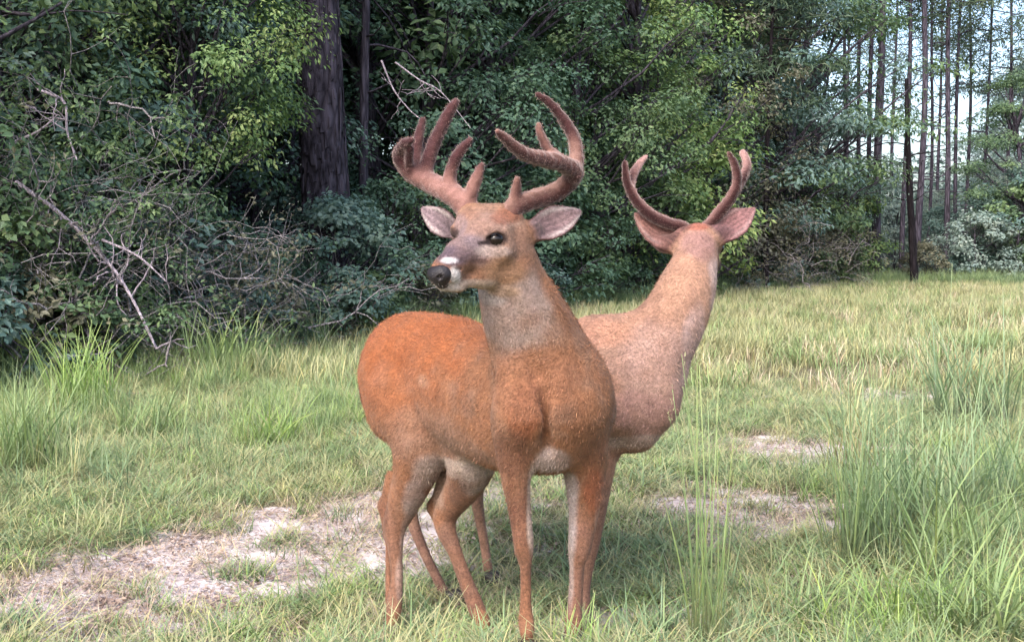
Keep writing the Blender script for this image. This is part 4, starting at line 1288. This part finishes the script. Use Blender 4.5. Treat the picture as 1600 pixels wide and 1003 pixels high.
    S.cone(P(730, 350, 2.86), .030, P(716, 361, 2.86), .020, .02)        # brow over the far eye
    S.cone(P(735, 333, 2.87), .026, P(795, 340, 2.87), .034, .02)        # frontal ridge between the pedicles
    # socket cut for the near eye
    S.cone(P(775, 374, 2.757), .0135, P(768, 377, 2.757), .008, .012, cut=True)
    S.cone(P(759, 370, 2.763), .0042, P(775, 360.5, 2.757), .005, .005)
    S.cone(P(775, 360.5, 2.757), .005, P(790, 368, 2.768), .0042, .005)
    ears = []
    e = S.ear(P(824, 366, 2.865), P(912, 327, 2.93), (.15, -1, .25), .043, .014); e.update(inner=srgb(168, 138, 144), rim=srgb(96, 66, 62), back=srgb(150, 105, 90)); ears.append(e)
    S.cone(P(812, 366, 2.86), .026, P(834, 361, 2.87), .020, .02)
    e = S.ear(P(716, 366, 2.905), P(655, 323, 2.95), (-.45, -1, .15), .036, .014); e.update(inner=srgb(160, 138, 148), rim=srgb(80, 58, 60), back=srgb(140, 105, 95)); ears.append(e)
    # tail, hanging close to the rump
    S.chain([(ax(-.33, .79), .04), (ax(-.42, .72), .036), (ax(-.44, .62), .03), (ax(-.42, .55), .014)], .03)
    org, orm = srgb(180, 100, 48), srgb(162, 110, 78)
    tan, gray, pale = srgb(178, 122, 92), srgb(168, 136, 120), srgb(205, 180, 165)
    leg, white = srgb(146, 106, 88), srgb(222, 208, 200)
    spots = [orm,
             (ax(.1, .84), (.42, .42, .30), org, .55), (ax(.0, .86), (.34, .34, .16), org, .6), (ax(.6, .84), (.2, .2, .2), org, .5), (ax(-.22, .68), (.16, .16, .26), srgb(156, 88, 60), .6),
             (ax(.4, .56), (.26, .30, .11), gray, .5), (ax(.45, .74), (.09, .12, .10), srgb(178, 140, 118), .45), (ax(.12, .70), (.06, .08, .07), srgb(190, 150, 126), .4),
             (ax(.45, .46), (.13, .16, .035), white, .85, (0, 0, -1)), (P(735, 715, 3.3), (.05, .1, .02), srgb(200, 176, 162), .6), (P(925, 625, 3.05), (.05, .1, .06), srgb(128, 98, 88), .6), (P(905, 560, 3.05), (.06, .1, .07), srgb(190, 116, 66), .7), (P(820, 640, 2.9), (.045, .1, .09), srgb(156, 84, 48), .6),
             (P(800, 490, 2.83), (.12, .14, .13), srgb(176, 156, 150), .85), (P(762, 465, 2.8), (.05, .12, .035), srgb(200, 188, 186), .8), (P(830, 600, 2.85), (.14, .14, .10), tan, .7),
             (P(862, 722, 2.97), (.055, .10, .05), srgb(190, 172, 168), .85), (P(920, 690, 3.05), (.05, .12, .07), srgb(160, 106, 80), .7), (P(680, 592, 3.38), (.06, .12, .035), srgb(196, 160, 136), .6), (P(870, 748, 2.97), (.05, .08, .018), srgb(150, 72, 38), .8),  # the pale rump spot paints glints into the coat
             (P(900, 470, 3.1), (.10, .1, .10), srgb(196, 120, 74), .8), (P(852, 440, 2.95), (.035, .1, .08), srgb(206, 134, 84), .85),
             (P(800, 700, 2.96), (.06, .1, .08), srgb(132, 90, 70), .8),
             # legs
             (P(606, 880, 3.46), (.07, .1, .2), leg, .7), (P(672, 735, 3.40), (.055, .12, .075), srgb(180, 158, 150), .9), (P(648, 790, 3.42), (.042, .12, .09), srgb(180, 156, 148), 1.0), (P(634, 850, 3.42), (.026, .12, .08), srgb(180, 156, 148), .95),
             (P(625, 905, 3.42), (.018, .1, .08), srgb(184, 158, 150), .6), (P(597, 800, 3.5), (.022, .1, .08), srgb(120, 78, 60), .8),
             (P(725, 880, 3.40), (.10, .12, .22), srgb(132, 96, 82), .8), (P(742, 765, 3.3), (.052, .1, .10), srgb(176, 156, 150), .9), (P(715, 770, 3.36), (.03, .1, .08), srgb(120, 88, 72), .6),
             (P(690, 760, 3.5), (.03, .1, .08), srgb(190, 165, 150), .7),
             (P(814, 830, 3.0), (.05, .1, .18), srgb(140, 96, 76), .85), (P(832, 790, 2.99), (.016, .08, .14), srgb(206, 182, 168), .95), (P(798, 800, 3.0), (.014, .08, .14), srgb(120, 76, 56), .7),
             (P(905, 880, 3.14), (.06, .1, .2), srgb(152, 110, 94), .85), (P(886, 800, 3.12), (.032, .12, .16), srgb(186, 172, 172), 1.0), (P(890, 900, 3.12), (.014, .1, .1), srgb(186, 166, 160), .8), (P(936, 800, 3.12), (.014, .1, .16), srgb(200, 160, 140), .6),
             (P(928, 760, 3.1), (.03, .1, .09), srgb(176, 100, 64), .8),
             # head
             (P(765, 368, 2.83), (.115, .16, .095), srgb(158, 128, 114), .92), (P(730, 385, 2.8), (.075, .14, .055), srgb(146, 126, 134), .95), (P(712, 402, 2.76), (.05, .12, .030), srgb(100, 84, 98), .95),
             (P(790, 425, 2.8), (.06, .12, .04), srgb(184, 138, 104), .9), (P(740, 447, 2.75), (.07, .12, .018), srgb(216, 190, 172), .95),
             (P(785, 455, 2.8), (.05, .12, .02), srgb(206, 170, 146), .8),
             (P(770, 392, 2.78), (.05, .1, .016), srgb(208, 188, 182), .75), (P(775, 356, 2.78), (.026, .1, .007), srgb(196, 168, 160), .6),
             
             (P(750, 350, 2.83), (.075, .14, .045), srgb(164, 128, 116), .9), (P(792, 336, 2.82), (.042, .1, .024), srgb(146, 80, 54), .65), (P(735, 337, 2.85), (.03, .1, .015), srgb(162, 116, 98), .7), (P(720, 352, 2.83), (.02, .1, .03), srgb(150, 128, 136), .7), (P(812, 375, 2.83), (.03, .1, .035), srgb(160, 118, 98), .8),
             (P(745, 408, 2.76), (.032, .08, .006), srgb(92, 56, 52), .8),
             (P(704, 407, 2.71), (.022, .08, .008), srgb(226, 218, 226), 1.0), (P(712, 430, 2.73), (.016, .08, .024), srgb(230, 222, 224), 1.1),
             (P(692, 450, 2.7), (.048, .08, .014), srgb(222, 208, 204), 1.1), (P(682, 438, 2.68), (.014, .05, .016), srgb(200, 190, 192), .9),
             (P(716, 419, 2.73), (.012, .06, .007), srgb(50, 34, 40), .8),
             (P(775, 374, 2.77), (.031, .1, .0205), srgb(40, 26, 30), 1.15), (P(756, 380, 2.77), (.020, .1, .006), srgb(40, 26, 30), 1.0), (P(708, 364, 2.84), (.02, .03, .016), srgb(44, 30, 34), 1.0),
             # tail edge
             (ax(-.42, .64), (.05, .05, .12), srgb(88, 50, 40), .8)]
    root = thing('deer', (float(Sh[0] + H[0]) / 2, 3.34, float(ground_z(-.1, 3.34))), 'large front buck with a wide many-tined velvet rack, head turned back toward the camera', 'deer', 'white-tailed bucks on the grassy track')
    S.head_at = P(750, 390, 2.82); S.head_back = (skull - nose); S.neck_at = P(820, 480, 2.95)
    off = np.array(root.location)
    body, V, N, C = finish_deer(root, S, spots, ears, fw)
    loc = lambda p: np.asarray(p) - off
    # nose pad
    Sn = Solid(nose - .06, nose + .06, 0.0025)
    nt = nose + hf * .006
    Sn.cone(nt + lt * .012 + hu * .005, .0215, nt - lt * .013 + hu * .005, .0205, .008)
    Sn.cone(nt + hu * .004, .021, nt - hu * .016, .0165, .014)
    for s_ in (.018, -.020):
        q = nt + lt * s_ + hu * .003 + hf * .019
        Sn.cone(q, .0052, q + lt * np.sign(s_) * .007 + hu * .004, .0035, .004, cut=True)
    nv, nq = Sn.mesh(1)
    mesh_np('nose', nv - off, nq, M_nose, root)
    eye('eye', P(775, 374, 2.777) - off, (.35, -1, 0.05), .0182, root)
    eye('eye', P(713, 362, 2.862) - off, (-1, .1, 0), .0155, root)
    # antlers: its left (right in the photo) and its right
    def path(l): return [np.append(P(x, y, Y) - off, r) for x, y, Y, r in l]
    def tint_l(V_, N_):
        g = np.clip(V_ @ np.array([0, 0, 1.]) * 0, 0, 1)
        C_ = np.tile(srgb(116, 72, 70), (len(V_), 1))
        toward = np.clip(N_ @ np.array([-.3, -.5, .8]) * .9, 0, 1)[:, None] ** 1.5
        C_ = C_ * (1 - .6 * toward) + srgb(214, 178, 160) * .6 * toward  # upper and outward faces paled: highlight painted into the velvet
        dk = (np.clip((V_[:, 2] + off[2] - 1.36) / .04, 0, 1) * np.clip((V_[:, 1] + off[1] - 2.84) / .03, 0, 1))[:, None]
        bot_shade = np.clip(-N_[:, 2] * 1.3, 0, 1)[:, None]
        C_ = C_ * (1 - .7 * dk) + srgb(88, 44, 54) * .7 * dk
        return C_ * (1 - .6 * bot_shade) + srgb(70, 38, 40) * .6 * bot_shade  # undersides darkened: shade painted into the velvet
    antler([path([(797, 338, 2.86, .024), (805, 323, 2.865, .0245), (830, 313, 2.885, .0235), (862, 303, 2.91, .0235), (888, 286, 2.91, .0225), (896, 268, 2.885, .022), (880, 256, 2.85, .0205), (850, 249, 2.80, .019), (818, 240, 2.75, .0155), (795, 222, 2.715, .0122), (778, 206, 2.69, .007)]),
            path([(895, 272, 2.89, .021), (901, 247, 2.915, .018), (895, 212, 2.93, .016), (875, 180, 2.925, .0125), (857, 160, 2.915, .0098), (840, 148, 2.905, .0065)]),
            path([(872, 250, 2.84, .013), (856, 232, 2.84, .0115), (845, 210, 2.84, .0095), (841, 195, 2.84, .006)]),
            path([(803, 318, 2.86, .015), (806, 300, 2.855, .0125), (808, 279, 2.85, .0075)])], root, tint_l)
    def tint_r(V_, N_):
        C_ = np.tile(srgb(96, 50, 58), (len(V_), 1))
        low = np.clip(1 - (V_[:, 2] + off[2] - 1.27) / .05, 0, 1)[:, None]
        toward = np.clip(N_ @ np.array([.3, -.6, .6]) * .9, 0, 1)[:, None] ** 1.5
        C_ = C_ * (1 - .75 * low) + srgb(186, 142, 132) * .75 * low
        bot_shade = np.clip(-N_[:, 2] * 1.3, 0, 1)[:, None]
        C_ = C_ * (1 - .25 * toward) + srgb(196, 160, 150) * .25 * toward  # painted highlight on the upper faces
        return C_ * (1 - .55 * bot_shade) + srgb(84, 44, 50) * .55 * bot_shade  # painted shade along the underside of beam and tines
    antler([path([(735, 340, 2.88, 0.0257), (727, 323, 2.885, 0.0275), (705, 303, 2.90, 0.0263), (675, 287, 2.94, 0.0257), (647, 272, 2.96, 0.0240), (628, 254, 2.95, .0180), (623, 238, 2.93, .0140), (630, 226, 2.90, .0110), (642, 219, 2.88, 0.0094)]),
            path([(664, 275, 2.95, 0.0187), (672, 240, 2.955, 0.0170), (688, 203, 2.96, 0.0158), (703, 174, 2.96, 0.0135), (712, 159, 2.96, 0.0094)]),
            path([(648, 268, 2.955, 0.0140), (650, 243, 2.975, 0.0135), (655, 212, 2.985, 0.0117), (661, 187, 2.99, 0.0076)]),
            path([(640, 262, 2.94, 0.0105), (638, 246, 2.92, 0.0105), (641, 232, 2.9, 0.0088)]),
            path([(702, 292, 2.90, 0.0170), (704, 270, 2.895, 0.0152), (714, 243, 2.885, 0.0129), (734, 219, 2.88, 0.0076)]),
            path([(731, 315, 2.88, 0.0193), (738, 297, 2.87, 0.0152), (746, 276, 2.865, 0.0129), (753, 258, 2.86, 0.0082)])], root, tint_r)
    for (x, y, Y), d in (((611, 982, 3.41), (.3, -.8)), ((764, 992, 3.32), (.7, -.8)), ((825, 998, 2.95), (.2, -1)), ((895, 1012, 3.09), (.3, -1))):
        p = P(x, y, Y); p[2] = float(ground_z(p[0], p[1])) if abs(p[2] - float(ground_z(p[0], p[1]))) < .06 else p[2] - .02
        hoof('hoof', p - off, d, root, 1.0)
    return root


def make_buck_b():
    H = np.array([-.17, 4.0, 0]); Sh = np.array([.315, 3.63, 0]); fw = (Sh - H) / np.linalg.norm(Sh - H)
    rt = np.array([fw[1], -fw[0], 0]); up = np.array([0, 0, 1.])
    S = Solid((-.52, 3.30, -.16), (.84, 4.36, 1.24), 0.005)
    ax = lambda t, z, side=0.0: H + (Sh - H) * t + rt * side + up * z
    S.chain([(ax(-.2, .70), .09), (ax(0, .69), .15), (ax(.35, .655), .165), (ax(.7, .64), .185), (ax(1.0, .655), .195), (ax(1.17, .645), .135)], .05, rt, .82)
    S.cone(ax(.85, .82), .045, ax(1.05, .83), .045, .06)
    S.cone(P(985, 650, 3.56), .085, P(995, 674, 3.56), .050, .05)
    S.cone(P(975, 690, 3.56), .026, P(1004, 692, 3.56), .014, .03)
    for sd in (-1, 1):
        S.cone(ax(-.06, .66, sd * .07), .115, ax(.02, .56, sd * .08), .095, .05)
        S.cone(ax(.98, .74, sd * .09), .055, ax(1.1, .62, sd * .105), .075, .05)
    gz = lambda x, y: float(ground_z(x, y))
    k = .028
    def leg_at(pts):
        S.chain(pts, k)
    # hind legs
    leg_at([(P(680, 640, 3.9), .10), (P(690, 705, 3.84), .065), (P(655, 748, 3.90), .040), (P(640, 778, 3.93), .030), (P(645, 815, 3.92), .021), (P(663, 862, 3.90), .017), (P(684, 905, 3.88), .0165), (P(697, 932, 3.86), .019), (P(708, 948, 3.84), .017)])
    S.cone(P(640, 740, 3.95), .016, P(630, 775, 3.97), .014, .025)
    leg_at([(P(760, 640, 4.12), .10), (P(770, 690, 4.06), .06), (P(752, 735, 4.12), .036), (P(744, 765, 4.14), .028), (P(748, 800, 4.13), .02), (P(756, 845, 4.11), .0165), (P(762, 885, 4.08), .0165), (P(765, 905, 4.06), .018), (P(770, 918, 4.04), .016)])
    # front legs, close behind the front buck's far leg
    leg_at([(P(955, 610, 3.55), .085), (P(944, 690, 3.56), .052), (P(938, 750, 3.56), .038), (P(930, 810, 3.56), .03), (P(922, 855, 3.56), .027), (P(918, 880, 3.56), .021), (P(914, 915, 3.56), .017), (P(912, 945, 3.55), .02), (P(912, 962, 3.54), .018)])
    leg_at([(P(985, 610, 3.72), .08), (P(955, 690, 3.74), .05), (P(930, 750, 3.74), .034), (P(915, 810, 3.74), .027), (P(905, 850, 3.74), .022), (P(902, 890, 3.74), .016), (P(900, 915, 3.73), .019), (P(900, 935, 3.72), .017)])
    # neck rising to the right and away
    S.chain([(P(982, 595, 3.60), .128), (P(1022, 550, 3.63), .114), (P(1052, 500, 3.67), .103), (P(1073, 450, 3.73), .092), (P(1086, 410, 3.79), .074), (P(1090, 382, 3.83), .064)], .05)
    S.cone(P(935, 530, 3.66), .05, P(1010, 520, 3.68), .05, .08)
    S.cone(P(1048, 585, 3.62), .04, P(1022, 636, 3.57), .045, .05)
    # head: seen from behind, face pointing away
    poll = P(1091, 376, 3.84)
    hf = np.array([.34, .86, -.34]); hf /= np.linalg.norm(hf)
    lt = np.array([-.93, .36, 0]); hu = np.cross(hf, lt); hu = hu if hu[2] > 0 else -hu
    k = .022
    S.cone(poll, .055, poll + hf * .05, .060, k)
    S.cone(poll + hf * .05, .054, poll + hf * .15, .036, k)
    S.cone(poll + hf * .15, .036, poll + hf * .24, .029, k)
    S.cone(poll + hf * .03 - hu * .045, .044, poll + hf * .13 - hu * .04, .026, .025)
    S.cone(poll + hf * .13 - hu * .036, .022, poll + hf * .22 - hu * .024, .014, .015)
    for sd in (-1, 1):
        S.cone(poll + hf * .075 + lt * sd * .045 + hu * .012, .022, poll + hf * .10 + lt * sd * .042 + hu * .01, .018, .02)
    S.cone(P(1068, 368, 3.83), .03, P(1118, 368, 3.83), .03, .02)
    ears = []
    e = S.ear(P(1058, 386, 3.83), P(992, 330, 3.86), (.1, -1, .35), .060, .016, curl=6); e.update(inner=srgb(150, 106, 100), hl=.15, rim=srgb(110, 76, 72), back=srgb(190, 160, 158)); ears.append(e)
    S.cone(P(1038, 382, 3.83), .030, P(1062, 382, 3.83), .032, .02)
    e = S.ear(P(1117, 374, 3.83), P(1182, 320, 3.84), (-.1, -1, .25), .052, .016, curl=9); e.update(inner=srgb(156, 112, 116), hl=.15, rim=srgb(100, 66, 70), back=srgb(190, 160, 158)); ears.append(e)
    S.cone(P(1134, 366, 3.83), .024, P(1112, 372, 3.83), .028, .02)
    S.chain([(ax(-.36, .73), .036), (ax(-.46, .66), .032), (ax(-.48, .57), .026), (ax(-.46, .50), .012)], .03)
    tan, pinkt = srgb(178, 134, 112), srgb(188, 152, 140)
    spots = [tan,
             (P(1040, 580, 3.5), (.17, .2, .17), pinkt, .8), (P(1000, 640, 3.5), (.16, .2, .08), srgb(178, 136, 128), .8),
             (P(1080, 470, 3.65), (.13, .2, .12), srgb(188, 144, 120), .8), (P(1090, 550, 3.55), (.05, .2, .16), srgb(200, 170, 165), .8),
             (P(1120, 460, 3.7), (.035, .2, .14), srgb(205, 180, 176), .85),
             (P(1090, 385, 3.78), (.075, .12, .06), srgb(166, 126, 122), .85), (P(1090, 352, 3.8), (.06, .1, .018), srgb(170, 84, 66), .8),
             (P(1000, 690, 3.5), (.14, .2, .025), srgb(196, 170, 160), .8), (P(990, 714, 3.5), (.08, .2, .012), srgb(130, 76, 56), .7),
             (P(930, 520, 3.6), (.12, .2, .05), srgb(202, 146, 120), .7),
             (P(925, 850, 3.56), (.09, .2, .24), srgb(150, 108, 90), .85), (P(944, 745, 3.5), (.05, .1, .1), srgb(156, 112, 92), .6),
             (P(690, 880, 3.9), (.14, .3, .3), srgb(132, 96, 84), .8),
             (poll + hf * .24, (.05, .05, .05), srgb(70, 50, 54), .8),
             (ax(.3, .49), (.3, .3, .06), srgb(205, 190, 180), .7, (0, 0, -1))]
    root = thing('deer', (.1, 3.82, gz(.1, 3.82)), 'second buck behind the first, smaller forked velvet antlers, head turned away showing its nape', 'deer', 'white-tailed bucks on the grassy track')
    off = np.array(root.location)
    S.head_at = poll; S.head_back = np.array([0, -.2, -1.]); S.neck_at = P(1070, 450, 3.73)
    body, V, N, C = finish_deer(root, S, spots, ears, fw, gain=1.1)
    nose = poll + hf * .265
    Sn = Solid(nose - .05, nose + .05, 0.003)
    Sn.cone(nose + lt * .01, .018, nose - lt * .01, .018, .008); Sn.cone(nose, .016, nose - hu * .012, .014, .008)
    nv, nq = Sn.mesh(1); mesh_np('nose', nv - off, nq, M_nose, root)
    for sd in (-1, 1):
        eye('eye', poll + hf * .088 + lt * sd * .058 + hu * .004 - off, lt * sd + hf * .3, .0155, root)
    def path(l): return [np.append(P(x, y, Y) - off, r) for x, y, Y, r in l]
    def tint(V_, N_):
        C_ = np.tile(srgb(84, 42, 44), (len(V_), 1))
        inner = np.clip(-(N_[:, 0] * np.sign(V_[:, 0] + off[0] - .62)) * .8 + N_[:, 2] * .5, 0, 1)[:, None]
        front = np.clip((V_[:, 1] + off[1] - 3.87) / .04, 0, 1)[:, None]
        C_ = C_ * (1 - .55 * inner) + srgb(200, 158, 150) * .55 * inner  # inward and upward faces paled: rim light put into the colour
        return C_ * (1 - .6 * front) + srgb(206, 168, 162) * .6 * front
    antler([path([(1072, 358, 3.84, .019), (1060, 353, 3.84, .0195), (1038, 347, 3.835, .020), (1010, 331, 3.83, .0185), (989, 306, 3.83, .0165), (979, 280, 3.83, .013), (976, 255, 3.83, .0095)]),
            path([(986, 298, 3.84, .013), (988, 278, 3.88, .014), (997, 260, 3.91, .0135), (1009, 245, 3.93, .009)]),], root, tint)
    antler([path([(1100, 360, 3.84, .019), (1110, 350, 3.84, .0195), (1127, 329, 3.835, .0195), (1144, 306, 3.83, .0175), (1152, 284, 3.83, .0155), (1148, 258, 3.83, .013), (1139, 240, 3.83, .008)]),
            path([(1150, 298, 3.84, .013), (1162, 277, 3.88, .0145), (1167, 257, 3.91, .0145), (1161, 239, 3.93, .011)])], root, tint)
    for (x, y, Y), d in (((711, 955, 3.83), (.7, -.6)), ((771, 926, 4.03), (.7, -.6)), ((912, 972, 3.53), (.7, -.6)), ((900, 945, 3.71), (.7, -.6))):
        p = P(x, y, Y); g = gz(p[0], p[1]); p[2] = g if abs(p[2] - g) < .07 else p[2] - .02
        hoof('hoof', p - off, d, root, .92)
    return root
# ---------------------------------------------------------------- build
make_ground()
make_forest()
make_trunks()
make_thickets()
make_herbs()
make_grass()
make_buck_a()
make_buck_b()
